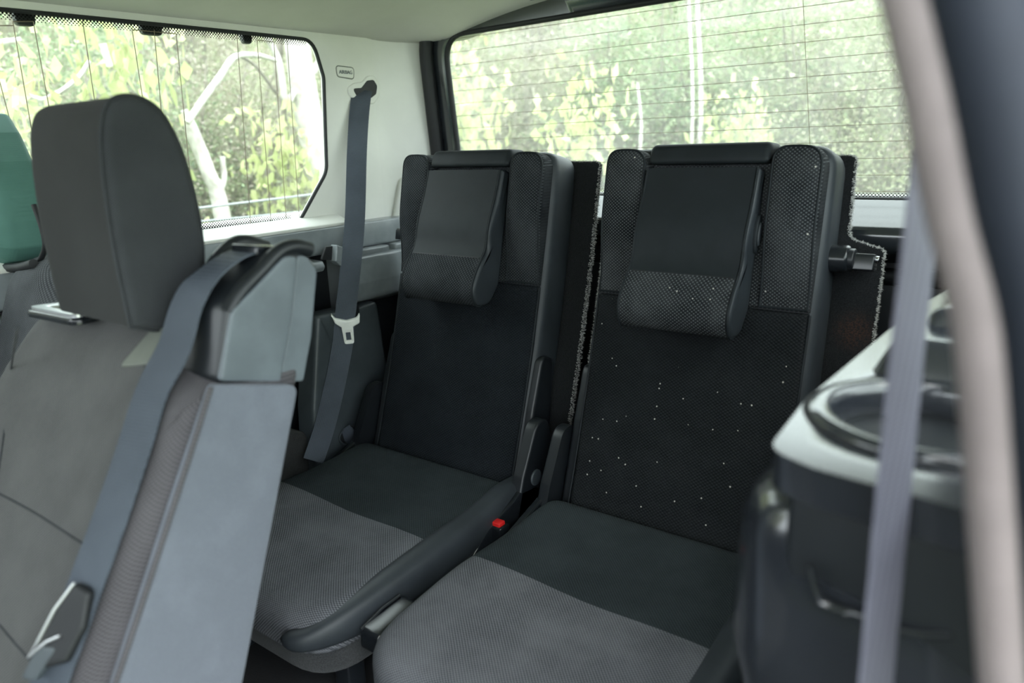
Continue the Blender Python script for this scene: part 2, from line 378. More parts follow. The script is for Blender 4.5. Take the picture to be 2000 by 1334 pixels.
def interp(x, pts):
    if x <= pts[0][0]: return pts[0][1]
    for (x0, y0), (x1, y1) in zip(pts, pts[1:]):
        if x <= x1: return y0 + (y1 - y0) * (x - x0) / (x1 - x0)
    return pts[-1][1]

# ================================================================== SETTING
XL = -1.55                                             # inner face of the far side wall
fl = box('floor', -1.62, .10, -1.2, 1.80, -.06, 0, 'floor_carpet', None, .005); tag(fl, 'black carpeted load floor under the folding seats', 'floor', kind='structure')
# --- headliner: rolls down to the side walls and the tailgate
XC = -.80
def ceil_fn(u, v):
    s = abs(u - XC) / .77; z = 1.262 + .105 * (1 - min(1, s) ** 2.3) ; z -= .05 * smoothstep(1.45, 1.66, v)
    z = max(z, 1.262)
    return (u, v, z), (0, 0, 1)
us = [XC - .77 + .02 * i for i in range(12)] + [-1.33 + .06 * i for i in range(18)] + [-.25 + .025 * i for i in range(9)]
us = sorted(set(round(u, 4) for u in us if u <= -.03))
ce = grid_solid('ceiling', ceil_fn, us, [-1.2, -.6, 0, .4, .8, 1.0, 1.2, 1.3, 1.4, 1.45, 1.5, 1.54, 1.58, 1.62, 1.66], .05, 'ceiling_cloth', None, 60); tag(ce, 'pale beige fabric headliner curving down to the windows', 'ceiling', kind='structure')
# --- far side wall with quarter window
win = rpoly([(.36, .846, .05), (yz(585, 436, XL)[0], yz(585, 436, XL)[1], .03), (yz(640, 335, XL)[0], yz(640, 335, XL)[1], .06), (yz(634, 150, XL)[0], yz(634, 150, XL)[1], .05), (yz(612, 75, XL)[0], 1.252, .045), (.36, 1.252, .05)], 6, .05)
wl = frame('wall_left', (.15, 1.47, .79, 1.275), win, PLX(XL), .014, 'beige_trim'); tag(wl, 'pale beige side trim around the quarter window', 'wall', kind='structure')
lower = box('lower_panel', -1.64, XL - .002, -1.2, 1.72, -.02, .80, 'black_plastic', wl, .003)
front = box('front_pillar', -1.62, XL - .003, -.10, .15, .79, 1.30, 'beige_trim', wl, .01)
# corner pillar trim
plan = [(XL, 1.465), (XL + .003, 1.49), (-1.538, 1.52), (-1.522, 1.56), (-1.507, 1.60), (-1.497, 1.635), (-1.492, 1.67)]
def pil_fn(u, v):
    i = min(int(u), len(plan) - 2); t = u - i; p = Vector(plan[i]).lerp(Vector(plan[i + 1]), t)
    return (p.x, p.y, v), (-1, -.2, 0)
tr1 = grid_solid('trim_1', pil_fn, [i * .5 for i in range(2 * len(plan) - 1)], [.79 + .0475 * i for i in range(11)], .05, 'beige_trim', None, 60)
tag(tr1, 'pale beige corner pillar trim between side and rear windows', 'trim', kind='structure')
pst = rpoly([(1.485, .79, .004), (1.64, .79, .004), (1.64, .895, .012), (1.52, .915, .03)], 6, .02)
def on_pillar(a, b, n):
    for (x0, y0), (x1, y1) in zip(plan, plan[1:]):
        if a <= y1: return (x0 + (x1 - x0) * (a - y0) / (y1 - y0) + n, a - .3 * n, b)
    return (plan[-1][0] + n, a, b)
pad('pillar_step', pst, on_pillar, -.004, .010, .008, 'beige_trim', tr1)
# airbag plate with raised lettering
pl_o = rpoly([(*yz(656, 129, XL), .008), (*yz(690, 133, XL), .008), (*yz(690, 154, XL), .008), (*yz(659, 149, XL), .008)], 5, .01)
plate = pad('airbag_plate', pl_o, PLX(XL), -.002, .0022, .0015, 'beige_trim', wl)
gro = tube('plate_groove', [(XL + .0004, p.x, p.y) for p in inset(pl_o, -.0012)], .0011, 'olive_plastic', plate, 6, True)
def text_mesh(name, body, size, mat, parent, M4, ext=.0006):
    cu = bpy.data.curves.new(name, 'FONT'); cu.body = body; cu.size = size; cu.align_x = 'CENTER'; cu.align_y = 'CENTER'; cu.extrude = ext
    t = bpy.data.objects.new('t', cu); COL.objects.link(t); me = bpy.data.meshes.new_from_object(t.evaluated_get(bpy.context.evaluated_depsgraph_get())); bpy.data.objects.remove(t)
    me.transform(M4); return link(name, me, mat, parent, 30)
cy = sum(p.x for p in pl_o) / len(pl_o); cz = sum(p.y for p in pl_o) / len(pl_o)
text_mesh('lettering', 'AIRBAG', .0125, 'cover_plastic', plate, Matrix.Translation((XL + .0028, cy, cz)) @ Matrix(((0, 0, 1, 0), (1, 0, 0, 0), (0, 1, 0, 0), (0, 0, 0, 1))) )
# quarter window: pane, seal, print, wires, clips
w1 = thing('window_1', 'large side quarter window with fine vertical heating wires', 'window'); w1['kind'] = 'structure'
pad('glass_pane', inset(win, -.015), PLX(XL - .010), -.002, .002, .001, 'side_glass', w1)
tube('rubber_seal', [(XL - .004, p.x, p.y) for p in win], .0045, 'rubber', w1, 8, True)
GX = XL - .0072
def strip_uv(name, pts_outer, direction, w, parent, mat='printed_dots'):
    me = bpy.data.meshes.new(name); vs, fs, uv = [], [], []; L = 0
    for i, p in enumerate(pts_outer):
        p = Vector(p)
        if i: L += (p - Vector(pts_outer[i - 1])).length
        vs += [tuple(p), tuple(p + Vector(direction) * w)]; uv += [(L, w), (L, 0)]
    for i in range(len(pts_outer) - 1): fs.append((2 * i, 2 * i + 2, 2 * i + 3, 2 * i + 1))
    me.from_pydata(vs, [], fs); l = me.uv_layers.new(name='UVMap')
    for lp in me.loops: l.data[lp.index].uv = uv[lp.vertex_index]
    return link(name, me, mat, parent, None)
strip_uv('printed_dot_band', [(GX, .36 + .05 * i, 1.254) for i in range(19)], (0, 0, -1), .019, w1)
strip_uv('printed_dot_band', [(GX, .36 + .05 * i, .846 - .0012 * i) for i in range(17)], (0, 0, 1), .018, w1)
def wire(pts, parent, r=.0009, mat='wire'): return tube('heating_wire', pts, r, mat, parent, 4)
for u0, v0, u1, v1 in ((-30, 50, 45, 330), (25, 42, 75, 330), (65, 42, 118, 330), (160, 32, 205, 330), (258, 58, 300, 330), (301, 58, 325, 330), (344, 66, 380, 430), (462, 60, 490, 440), (502, 78, 530, 440), (535, 82, 560, 440), (560, 72, 585, 430)):
    p, q = on_x(u0, v0, GX), on_x(u1, v1, GX); wire([p, p.lerp(q, .5), q], w1)
for (u0, v0), (u1, v1) in (((25, 42), (65, 42)), ((258, 58), (344, 66)), ((502, 78), (535, 82)), ((-30, 50), (25, 50))):
    wire([on_x(u0, v0, GX), on_x(u1, v1, GX)], w1)
for u, v, w_ in ((47, 27, .020), (295, 48, .026), (482, 67, .014)):
    p = on_x(u, v, XL - .01); o = rpoly([(p.y - w_, p.z + .022, .002), (p.y + w_, p.z + .022, .002), (p.y + w_ * .8, p.z - .020, .009), (p.y - w_ * .8, p.z - .020, .009)], 5, .01)
    pad('clip', o, PLX(XL - .02), 0, .012, .003, 'black_plastic', w1)
# --- tailgate: frame, glass, trim
def TG(a, b, n): return (a, 1.655 - (b - .85) * .11 - n, b)      # leaning rear plane
rear_in = rpoly([(-1.425, .855, .05), (-.17, .855, .05), (-.17, 1.285, .07), (-1.425, 1.272, .075)], 7, .06)
rear_out = rpoly([(-1.50, .70, .02), (-.06, .70, .02), (-.06, 1.345, .12), (-1.485, 1.338, .13)], 8, .06)
wr = frame('wall_rear', (-1.50, -.06, .70, 1.345), rear_in, TG, .016, 'tailgate_plastic', None, 160, outer_poly=rear_out); tag(wr, 'black plastic tailgate frame around the rear window', 'wall', kind='structure')
tube('weather_strip', [TG(p.x, p.y, .012) for p in inset(rear_out, .004)], .019, 'rubber', wr, 10, True)
tube('glass_seal', [TG(p.x, p.y, -.004) for p in rear_in], .007, 'rubber', wr, 8, True)
def rear_shell(u, v): return (u, 1.70 + .0 * v, v), (0, 1, 0)
box('outer_panel', -1.64, .14, 1.715, 1.80, -.02, .86, 'tailgate_plastic', wr, .004)
box('outer_panel', -1.64, -1.505, 1.655, 1.70, .85, 1.40, 'tailgate_plastic', wr, .004)
box('outer_panel', -1.64, .14, 1.645, 1.70, 1.33, 1.42, 'tailgate_plastic', wr, .004)
box('inner_panel', -1.50, -.08, 1.655, 1.72, .02, .80, 'black_plastic', wr, .02)
led = rpoly([(1.545, .77, .03), (1.545, .810, .022), (1.645, .857, .006), (1.70, .857, .0), (1.70, .74, 0), (1.60, .74, .02)], 6, .02)
pad('tailgate_shelf', led, lambda a, b, n: (-1.48 + n, a, b), 0, 1.40, .01, 'tailgate_plastic', wr)
w2 = thing('window_2', 'dusty rear window with horizontal heating wires', 'window'); w2['kind'] = 'structure'
pad('glass_pane', inset(rear_in, -.015), TG, -.015, -.011, .001, 'rear_glass', w2)
for i in range(13):
    z = 1.262 - i * .0325
    wire([TG(-1.42, z, -.009), TG(-.9, z, -.009), TG(-.18, z, -.009)], w2, .0005)
p, q = on_y(1575, 0, 1.65), on_y(1597, 300, 1.68); wire([TG(p.x, 1.27, -.009), TG(q.x, .86, -.009)], w2, .0005)
strip_uv('printed_dot_band', [TG(-1.42 + .05 * i, .852, -.0095) for i in range(26)], (0, 0, 1), .018, w2)
# --- near side wall with its own quarter window (lights the console from behind the pillar)
def WRX(a, b, n): return (.085 - .22 * max(0, b - .82) - n, a, b)
win3 = rpoly([(.52, .80, .05), (1.30, .80, .05), (1.36, 1.0, .05), (1.34, 1.22, .05), (.52, 1.22, .05)], 5, .06)
w_r = frame('wall_right', (.40, 1.70, .70, 1.30), win3, WRX, .05, 'black_plastic'); tag(w_r, 'dark near side wall behind the blurred pillar', 'wall', kind='structure')
box('lower_panel', .087, .15, .40, 1.65, -.02, .70, 'black_plastic', w_r, .003)
w3 = thing('window_3', 'near side quarter window hidden behind the blurred pillar', 'window'); w3['kind'] = 'structure'
pad('glass_pane', inset(win3, -.012), WRX, -.036, -.032, .001, 'side_glass', w3)
wf = box('front_light_block', -1.62, .10, -1.30, -1.20, 0, .92, 'black_plastic', None, .02); tag(wf, 'unseen dark bulkhead added to block light from the cabin front', 'wall', kind='structure')  # unseen block standing for dash and front seats, added to dim the backrests
# --- trims under the far quarter window
tr2 = tag(bpy.data.objects.new('trim_2', None), 'grey plastic ledge and rail trim under the far side window', 'trim', kind='structure'); COL.objects.link(tr2)
led2 = rpoly([(-1.60, .806, 0), (-1.500, .806, .006), (-1.492, .742, .01), (-1.60, .735, 0)], 5, .02)
pad('sill', rpoly([(-1.60, .842, 0), (-1.552, .832, .002), (-1.502, .813, .004), (-1.504, .806, .001), (-1.60, .800, 0)], 4, .02), lambda a, b, n: (a, .10 + n, b), 0, 1.20, .003, 'beige_trim', wl)
pad('ledge', led2, lambda a, b, n: (a, .10 + n, b), 0, 1.54, .004, 'grey_plastic', tr2)
rail = rpoly([(-1.56, .735, 0), (-1.478, .730, .008), (-1.470, .716, .006), (-1.478, .705, .008), (-1.56, .700, 0)], 4, .02)
pad('rail', rail, lambda a, b, n: (a, .10 + n, b), 0, 1.08, .003, 'grey_plastic', tr2)
shelf = rpoly([(-1.56, .700, 0), (-1.462, .692, .006), (-1.452, .655, .01), (-1.462, .600, .02), (-1.56, .575, 0)], 4, .02)
pad('tray', shelf, lambda a, b, n: (a, .40 + n, b), 0, .72, .005, 'panel_plastic', tr2)
pk = [yz(637, 482, -1.45), yz(655, 480, -1.45), yz(653, 508, -1.45), yz(628, 508, -1.45)]
pad('pocket', rpoly([(*p, .003) for p in pk], 3, .02), PLX(-1.456), 0, .006, .002, 'rubber', tr2)
pk = [yz(655, 478, -1.44), yz(667, 482, -1.44), yz(664, 520, -1.44), yz(653, 510, -1.44)]
pad('pocket_wall', rpoly([(*p, .002) for p in pk], 3, .02), PLX(-1.456), 0, .022, .003, 'grey_plastic', tr2)
bb = rpoly([(-1.56, .735, 0), (-1.462, .725, .012), (-1.448, .66, .012), (-1.452, .615, .02), (-1.56, .58, 0)], 4, .02)
pad('side_moulding', bb, lambda a, b, n: (a, 1.25 + n, b), 0, .40, .008, 'grey_plastic', tr2)
for y0, y1 in ((1.29, 1.40), (1.42, 1.53)):
    box('moulded_step', -1.53, -1.470, y0, y1, .715, .742, 'grey_plastic', tr2, .006)
box('socket', -1.50, -1.484, 1.02, 1.075, .752, .778, 'rubber', tr2, .003)
sp = rpoly([(*yz(620, 618, -1.44), .012), (*yz(705, 600, -1.44), .01), (*yz(738, 588, -1.44), .012), (1.335, .38, .03), (1.27, .18, .02), (1.06, .16, .02), (*yz(612, 800, -1.44), .02)], 5, .03)
stp = pad('storage_panel', sp, PLX(-1.50), 0, .06, .012, 'panel_plastic', tr2)
hole = on_x(678, 850, -1.44)
pad('cable_hole', [Vector((hole.y + .026 * math.cos(t), hole.z + .020 * math.sin(t))) for t in [2 * math.pi * i / 24 for i in range(24)]], PLX(-1.442), 0, .0035, .002, 'rubber', stp)
hp = [(-1.437, hole.y + .028 * math.cos(t), hole.z + .022 * math.sin(t)) for t in [2 * math.pi * i / 24 for i in range(24)]]
tube('hole_rim', hp, .0028, 'panel_plastic', stp, 6, True)
pp = on_x(693, 610, -1.44)
pad('panel_notch', rpoly([(pp.y - .016, pp.z - .03, .006), (pp.y + .014, pp.z - .028, .006), (pp.y + .014, pp.z + .022, .006), (pp.y - .016, pp.z + .012, .006)], 4, .02), PLX(-1.441), 0, .0025, .001, 'rubber', stp)
cp = rpoly([(.60, .02, .02), (1.10, .02, .02), (1.10, .30, .04), (1.0, .36, .05), (.60, .40, .05)], 5, .04)
pad('carpet_patch', cp, PLX(-1.52), 0, .05, .02, 'wall_carpet', tr2)
# --- near pillar: pale rounded edge trim with dark navy door seal beside it
tr3 = tag(bpy.data.objects.new('trim_3', None), 'out of focus pinkish beige door pillar edge at the right', 'trim', kind='structure'); COL.objects.link(tr3)
def pil_path(off, Y, pts): return smooth_path([on_y(u + off, v, Y) for u, v in pts], 5)
PP = [(1745, -220), (1803, 0), (1848, 200), (1885, 400), (1938, 620), (1960, 900), (1975, 1150), (1990, 1400), (2010, 1700)]
def sweep_oval(name, path, rx, ry, wdir, mat, parent, seg=14):
    bm = bmesh.new(); rings = []
    for i, p in enumerate(path):
        t = (path[min(i + 1, len(path) - 1)] - path[max(i - 1, 0)]).normalized(); s = Vector(wdir); s = (s - t * s.dot(t)).normalized(); n = t.cross(s)
        rings.append([bm.verts.new(p + s * rx * math.cos(a) + n * ry * math.sin(a)) for a in [2 * math.pi * k / seg for k in range(seg)]])
    for A, B in zip(rings, rings[1:]):
        for k in range(seg): bm.faces.new((A[k], A[(k + 1) % seg], B[(k + 1) % seg], B[k]))
    bm.faces.new(rings[0]); bm.faces.new(rings[-1]); return from_bm(name, bm, mat, parent, 60)
path = pil_path(0, .36, PP)
sweep_oval('pillar_edge', path, .0155, .020, (1, .3, 0), 'pillar_trim', tr3)
sweep_oval('door_seal', pil_path(105, .35, PP), .017, .02, (1, .3, 0), 'navy_trim', tr3)
sweep_oval('pillar_cover', pil_path(215, .37, PP), .024, .02, (1, .3, 0), 'navy_trim', tr3)

# ================================================================== THIRD ROW SEATS
HT = .715
def _prof():
    # lean eases from 20 degrees at the cushion to 12 degrees at the top
    out = {}; y = z = 0.0; h = 0.0; out[0] = (0, 0)
    for i in range(1, 161):
        a = math.radians(20 - 8 * min(1, h / .6)); y += .005 * math.sin(a); z += .005 * math.cos(a); h += .005; out[i] = (y, z)
    return out
_P = _prof()
def Bk(h):
    if h < 0: a = math.radians(20); return (h * math.sin(a), h * math.cos(a), a)
    i = min(int(h / .005), 158); t = h / .005 - i; p, q = _P[i], _P[i + 1]; a = math.radians(20 - 8 * min(1, h / .6))
    return (p[0] + (q[0] - p[0]) * t, p[1] + (q[1] - p[1]) * t, a)
ZB = .285
def B(x, h, n):
    y, z, a = Bk(h); return (x, y - n * math.cos(a), ZB + z + n * math.sin(a))
def make_seat(cx, m, label, clean, fold_lever):
    """m = +1 when the outboard side is to the right"""
    R = thing('folding_seat', label, 'seat', (cx, 1.186, 0), 'third row folding seats')
    dots = 'dotted_cloth_clean' if clean else 'dotted_cloth'; mesh = 'mesh_cloth' if clean else 'mesh_cloth_dusty'
    # backrest shell
    sh = rpoly([(-.216, -.09, .03), (.216, -.09, .03), (.221, .30, .0), (.215, HT, .045), (-.215, HT, .045), (-.221, .30, 0)], 6, .025)
    pad('backrest_shell', sh, B, -.085, .004, .02, 'side_leatherette', R, 0, .015)
    # lower mesh panel and the two upper bolsters
    seam = .425
    lo = rpoly([(-.205, -.06, .02), (.205, -.06, .02), (.209, .30, 0), (.206, seam, .002), (-.206, seam, .002), (-.209, .30, 0)], 5, .025)
    def Bl(x, h, n): return B(x, h, n)
    lp = pad('back_panel', lo, Bl, .0, .013, .010, mesh, R)
    for s in (-1, 1):
        x0, x1 = sorted((s * .118, s * .207))
        def Bb(x, h, n, s=s):
            k = .33 + .67 * smoothstep(seam, seam + .16, h); return B(x, h, n * k if n > 0 else n)
        bo = rpoly([(x0, seam + .001, .002), (x1, seam + .001, .002), (x1, HT - .006, .04), (x0, HT - .006, .03)], 7, .022)
        bp = pad('bolster', bo, Bb, .0, .040, .014, dots, R, .004)
        ed = [Bb(p.x, p.y, .036) for p in inset(bo, .0035)]
        tube('piping', ed, .0022, 'leatherette', bp, 6, True)
        # wrap of the shell over the bolster top
    # centre channel behind the headrest
    ch = rpoly([(-.118, seam + .001, .002), (.118, seam + .001, .002), (.118, HT - .02, .01), (-.118, HT - .02, .01)], 4, .03)
    pad('centre_panel', ch, B, 0, .010, .006, dots, R)
    for s in (-1, 1):
        tube('edge_piping', [B(s * .2085, h, .008) for h in [-.04 + .022 * i for i in range(22)]], .0022, 'leatherette', R, 6)
    # headrest: folding block, narrow at the top, rolled at the bottom
    HB = lambda a, b, n: B(n, a, b)                   # outline in (h, n), thickness along x
    prof = rpoly([(.668, .008, .006), (.672, .040, .008), (.60, .052, .02), (.53, .075, .05), (.49, .062, .04), (.455, .090, .03), (.395, .108, .035), (.362, .078, .028), (.375, .035, .03), (.42, .012, .01)], 6, .012)
    hx = -.004
    hw = .108
    hd = pad('headrest', prof, lambda a, b, n: B(n + hx, a, b), -hw, hw, .010, 'side_leatherette', R, 0, .010)
    def skin(name, h0, h1, mat):
        """cover following the block's front from h0 up to h1 (or round the bottom roll)"""
        c = sum(prof, Vector((0, 0))) / len(prof)
        big = inset(prof, -.0025); fr = [p for p in big if p.y > .03]
        fr.sort(key=lambda p: p.x)
        return fr
    front = [(.668, .044), (.64, .0485), (.61, .0535), (.58, .0605), (.555, .0665), (.53, .0690), (.51, .0690), (.49, .0710), (.472, .0790), (.455, .0875), (.435, .0960), (.415, .1020), (.40, .1020), (.388, .0990), (.376, .092), (.367, .082), (.366, .072), (.371, .058)]
    def cover(name, pts, mat):
        bm = bmesh.new(); A, Bq = [], []
        xs = [-hw + .004 + (2 * hw - .010) * i / 14 for i in range(15)]
        for h, n in pts:
            A.append([bm.verts.new(B(x + hx, h, n + .0035 + .002 * (1 - (x / hw) ** 2))) for x in xs]); Bq.append([bm.verts.new(B(x + hx, h, n - .006)) for x in xs])
        for G in (A, Bq):
            for i in range(len(pts) - 1):
                for j in range(14): bm.faces.new((G[i][j], G[i][j + 1], G[i + 1][j + 1], G[i + 1][j]))
        for i in range(len(pts) - 1):
            for j in (0, 14): bm.faces.new((A[i][j], A[i + 1][j], Bq[i + 1][j], Bq[i][j]))
        for j in range(14):
            for i in (0, len(pts) - 1): bm.faces.new((A[i][j], A[i][j + 1], Bq[i][j + 1], Bq[i][j]))
        return from_bm(name, bm, mat, hd, 55)
    cover('headrest_panel', front[:9], 'leatherette'); cover('headrest_roll', front[8:], dots)
    for s in (-1, 1):
        tube('headrest_piping', smooth_path([B(s * (hw - .003) + hx, h, n + .003) for h, n in front], 3), .0022, 'leatherette', hd, 6)
    tube('headrest_seam', [B(x, front[8][0], front[8][1] + .0045) for x in (-.10, -.05, 0, .05, .095)], .0011, 'rubber', hd, 5)
    # hinge flap over the top
    fp = rpoly([(.680, .004, .004), (.676, .042, .010), (.715, .034, .02), (.722, -.02, .02), (.70, -.05, .01)], 6, .012)
    pad('headrest_flap', fp, lambda a, b, n: B(n, a, b), -.116, .116, .012, 'leatherette', R, 0, .012)
    bt = [Vector((.555 + .034 * math.cos(t), .028 + .012 * math.sin(t))) for t in [2 * math.pi * i / 20 for i in range(20)]]
    bn = pad('headrest_button', bt, lambda a, b, n: B(hx + m * (hw + n), a, b), 0, .006, .003, 'leatherette', R)
    pad('button_cap', [Vector((.555 + (p.x - .555) * .62, .028 + (p.y - .028) * .6)) for p in bt], lambda a, b, n: B(hx + m * (hw + n), a, b), .004, .009, .003, 'side_leatherette', bn)
    # carpet covered back board with its outboard ear
    cb = [(-.268 * m, -.05, .01), (-.268 * m, HT - .008, .012), (.226 * m, HT - .004, .012), (.230 * m, .565, .02), (.292 * m, .548, .008), (.298 * m, -.05, .01)]
    cbo = rpoly(cb, 4, .02)
    bd = pad('carpet_board', cbo, B, -.102, -.088, .004, 'black_carpet' if clean else 'black_carpet_stained', R, 0, .004, False)
    # pile standing off the board's edge
    rnd = random.Random(int(cx * 1000)); vs, fs = [], []
    for i in range(len(cbo)):
        p, q = cbo[i], cbo[(i + 1) % len(cbo)]; L = (q - p).length; nn = Vector((q.y - p.y, p.x - q.x)).normalized()
        if p.y < 0 and q.y < 0: continue
        for k in range(int(L * 3600)):
            a = p.lerp(q, rnd.random()) - nn * rnd.uniform(0, .003); w = .0006; n = -.086 - rnd.random() * .017; d = nn * rnd.uniform(.002, .0052) + Vector((q - p)).normalized() * rnd.uniform(-.003, .003)
            t = (q - p).normalized() * w; j = len(vs)
            vs += [B(*(a - t), n), B(*(a + t), n), B(*(a + d), n + rnd.uniform(-.003, .003)), B(*a, n - .001)]; fs += [(j, j + 1, j + 2), (j + 1, j + 3, j + 2), (j + 3, j, j + 2)]
    me = bpy.data.meshes.new('carpet_pile'); me.from_pydata(vs, [], fs); fz = link('carpet_pile', me, 'backlit_fuzz', bd, None); fz['kind'] = 'stuff'; fz['label'] = 'frayed pile along the board edge, coloured pale as if backlit'
    # lock on the outboard side
    def cylx(name, h, n, r, x0, x1, mat, par, k=16, e=.002, sq=1.0):
        o = [Vector((h + r * math.cos(t), n + r * sq * math.sin(t))) for t in [2 * math.pi * i / k for i in range(k)]]
        return pad(name, o, lambda a, b, q: B(m * (x0 + q), a, b), 0, x1 - x0, e, mat, par)
    lk = cylx('lock', .525, -.045, .024, .205, .248, 'black_gloss', R, 20, .006)
    cylx('lock_collar', .525, -.045, .019, .246, .256, 'black_plastic', lk)
    st = rpoly([(.508, -.066, .002), (.536, -.066, .002), (.536, -.040, .002), (.531, -.036, .002), (.508, -.036, .002)], 3, .02)
    pad('lock_jaw', st, lambda a, b, q: B(m * (.254 + q), a, b), 0, .034, .002, 'black_gloss', lk)
    cylx('lock_pin', .528, -.052, .006, .286, .293, 'chrome', lk, 12, .001)
    # hinge covers on both flanks
    for s in (-1, 1):
        hc = rpoly([(.14, -.07, .03), (.17, .000, .03), (.255, .004, .03), (.262, -.05, .03), (.20, -.085, .03)], 6, .02)
        up = rpoly([(-.04, -.07, .02), (-.05, .0, .02), (.16, .004, .06), (.28, -.002, .035), (.27, -.05, .02), (.10, -.08, .03)], 6, .02)
        pad('hinge_shield', up, lambda a, b, q, s=s: B(s * (.214 + q), a, b), 0, .018, .008, 'black_plastic', R)
        arm = rpoly([(-.10, -.05, .02), (-.10, .045, .02), (.02, .045, .05), (.135, .028, .035), (.15, -.01, .03), (.09, -.05, .04)], 7, .015)
        hg = pad('hinge_arm', arm, lambda a, b, q, s=s: B(s * (.236 + q), a, b), 0, .026, .006, 'black_plastic', R)
        lw = [Vector((.02 + .018 * math.cos(t), 0 + .018 * math.sin(t))) for t in [2 * math.pi * i / 18 for i in range(18)]]
        pad('hinge_bolt', lw, lambda a, b, q, s=s: B(s * (.260 + q), a, b), 0, .006, .003, 'panel_plastic', hg)
    # cushion: one stuffed pad cut by the seam into rear and front cloth
    def Cu(x, y, n):
        d = -y; z = ZB - .004 + n - .016 * smoothstep(.30, .56, d) + .012 * smoothstep(.2, .0, d)
        z += -.012 * math.exp(-((x / .13) ** 2)) * smoothstep(.04, .2, d) * (1 - smoothstep(.35, .5, d)) if n > -.03 else 0
        return (x, y, z)
    co = rpoly([(-.252, -.01, .05), (-.262, -.30, 0), (-.255, -.565, .11), (.235, -.565, .11), (.245, -.30, 0), (.235, -.01, .05)], 9, .02)
    bm = pad_bm(co, Cu, -.085, .0, .035, .006, .02, seg=6)
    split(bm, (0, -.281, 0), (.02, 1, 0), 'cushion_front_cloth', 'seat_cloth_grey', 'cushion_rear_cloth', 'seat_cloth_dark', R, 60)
    # plain band over the right-hand edge
    bp = smooth_path([(.222, .016, ZB - .004), (.226, -.06, ZB - .010), (.230, -.16, ZB - .030), (.231, -.30, ZB - .040), (.228, -.42, ZB - .048), (.216, -.50, ZB - .056), (.192, -.552, ZB - .064), (.155, -.575, ZB - .066)], 5)
    bm2 = bmesh.new(); rings = []
    for i, p in enumerate(bp):
        t = (bp[min(i + 1, len(bp) - 1)] - bp[max(i - 1, 0)]).normalized(); s = t.cross(Vector((0, 0, 1))).normalized(); f = i / (len(bp) - 1)
        en = math.sqrt(max(.02, 1 - max(0, (f - .86) / .14) ** 2))
        w = (.020 + .013 * math.sin(math.pi * min(1, f * 1.2))) * en; h = (.018 + .022 * math.sin(math.pi * min(1, f * 1.15))) * en
        def se(v): return math.copysign(abs(v) ** .7, v)
        rings.append([bm2.verts.new(p + s * w * se(math.cos(a)) + Vector((0, 0, 1)) * h * se(math.sin(a))) for a in [2 * math.pi * k / 16 for k in range(16)]])
    for A, Bq in zip(rings, rings[1:]):
        for k in range(16): bm2.faces.new((A[k], A[(k + 1) % 16], Bq[(k + 1) % 16], Bq[k]))
    bm2.faces.new(rings[0]); bm2.faces.new(rings[-1]); from_bm('cushion_side_band', bm2, 'side_leatherette', R, 70)
    # hard side frame below, carpeted underside
    sf = rpoly([(.02, ZB - .14, .02), (.02, ZB + .0, .02), (-.04, ZB + .006, .02), (-.16, ZB - .03, .04), (-.26, ZB - .10, .03), (-.26, ZB - .14, .01)], 6, .02)
    for s, x0 in ((1, .248), (-1, -.262)):
        pad('side_frame', sf, lambda a, b, n, x0=x0: (x0 + n, a, b), 0, .014, .005, 'black_gloss', R)
    ba = rpoly([(-.245, -.04, .04), (-.240, -.545, .10), (.222, -.545, .10), (.225, -.04, .04)], 7, .03)
    pad('cushion_base', ba, PLZ(0), .125, .215, .02, 'base_carpet', R, 0, .02)
    for sx in (-.17, .15):
        for y in (-.10, -.44):
            bmq = bmesh.new(); box_bm(bmq, sx - .02, sx + .02, y - .02, y + .02, 0, .13, .004); from_bm('leg', bmq, 'black_plastic', R)
    if fold_lever:
        x0 = -.300
        lv = pad('fold_lever', rpoly([(-.40, ZB - .075, .012), (-.40, ZB - .035, .012), (-.50, ZB - .045, .015), (-.505, ZB - .085, .012)], 5, .015), lambda a, b, n: (x0 + n, a, b), 0, .045, .008, 'black_gloss', R, 0, .006)
        for k in range(2):
            tube('lever_groove', [(x0 + .004, -.41 - .0 * k, ZB - .034 - .012 * k), (x0 + .002, -.45, ZB - .038 - .012 * k), (x0 + .004, -.50, ZB - .048 - .012 * k)], .003, 'black_plastic', lv, 6)
    return R
make_seat(-.563, 1, 'black dusty folding rear seat beside the cup holder console', False, True)
make_seat(-1.127, -1, 'cleaner black folding rear seat by the hanging pillar belt', True, False)
# red button buckle between the seats
bk = thing('seat_belt_buckle', 'belt buckle with red release button between the folding seats', 'buckle', (0, 0, 0))
bp_ = on_z(969, 1019, .262) + Vector((.006, 0, 0))
box('buckle_stalk', bp_.x - .012, bp_.x + .010, bp_.y - .010, bp_.y + .012, 0, .235, 'black_plastic', bk, .004)
box('buckle_body', bp_.x - .018, bp_.x + .016, bp_.y - .014, bp_.y + .016, .20, .258, 'black_gloss', bk, .005)
box('release_button', bp_.x - .012, bp_.x + .010, bp_.y - .010, bp_.y + .010, .250, .2655, 'red_plastic', bk, .003)

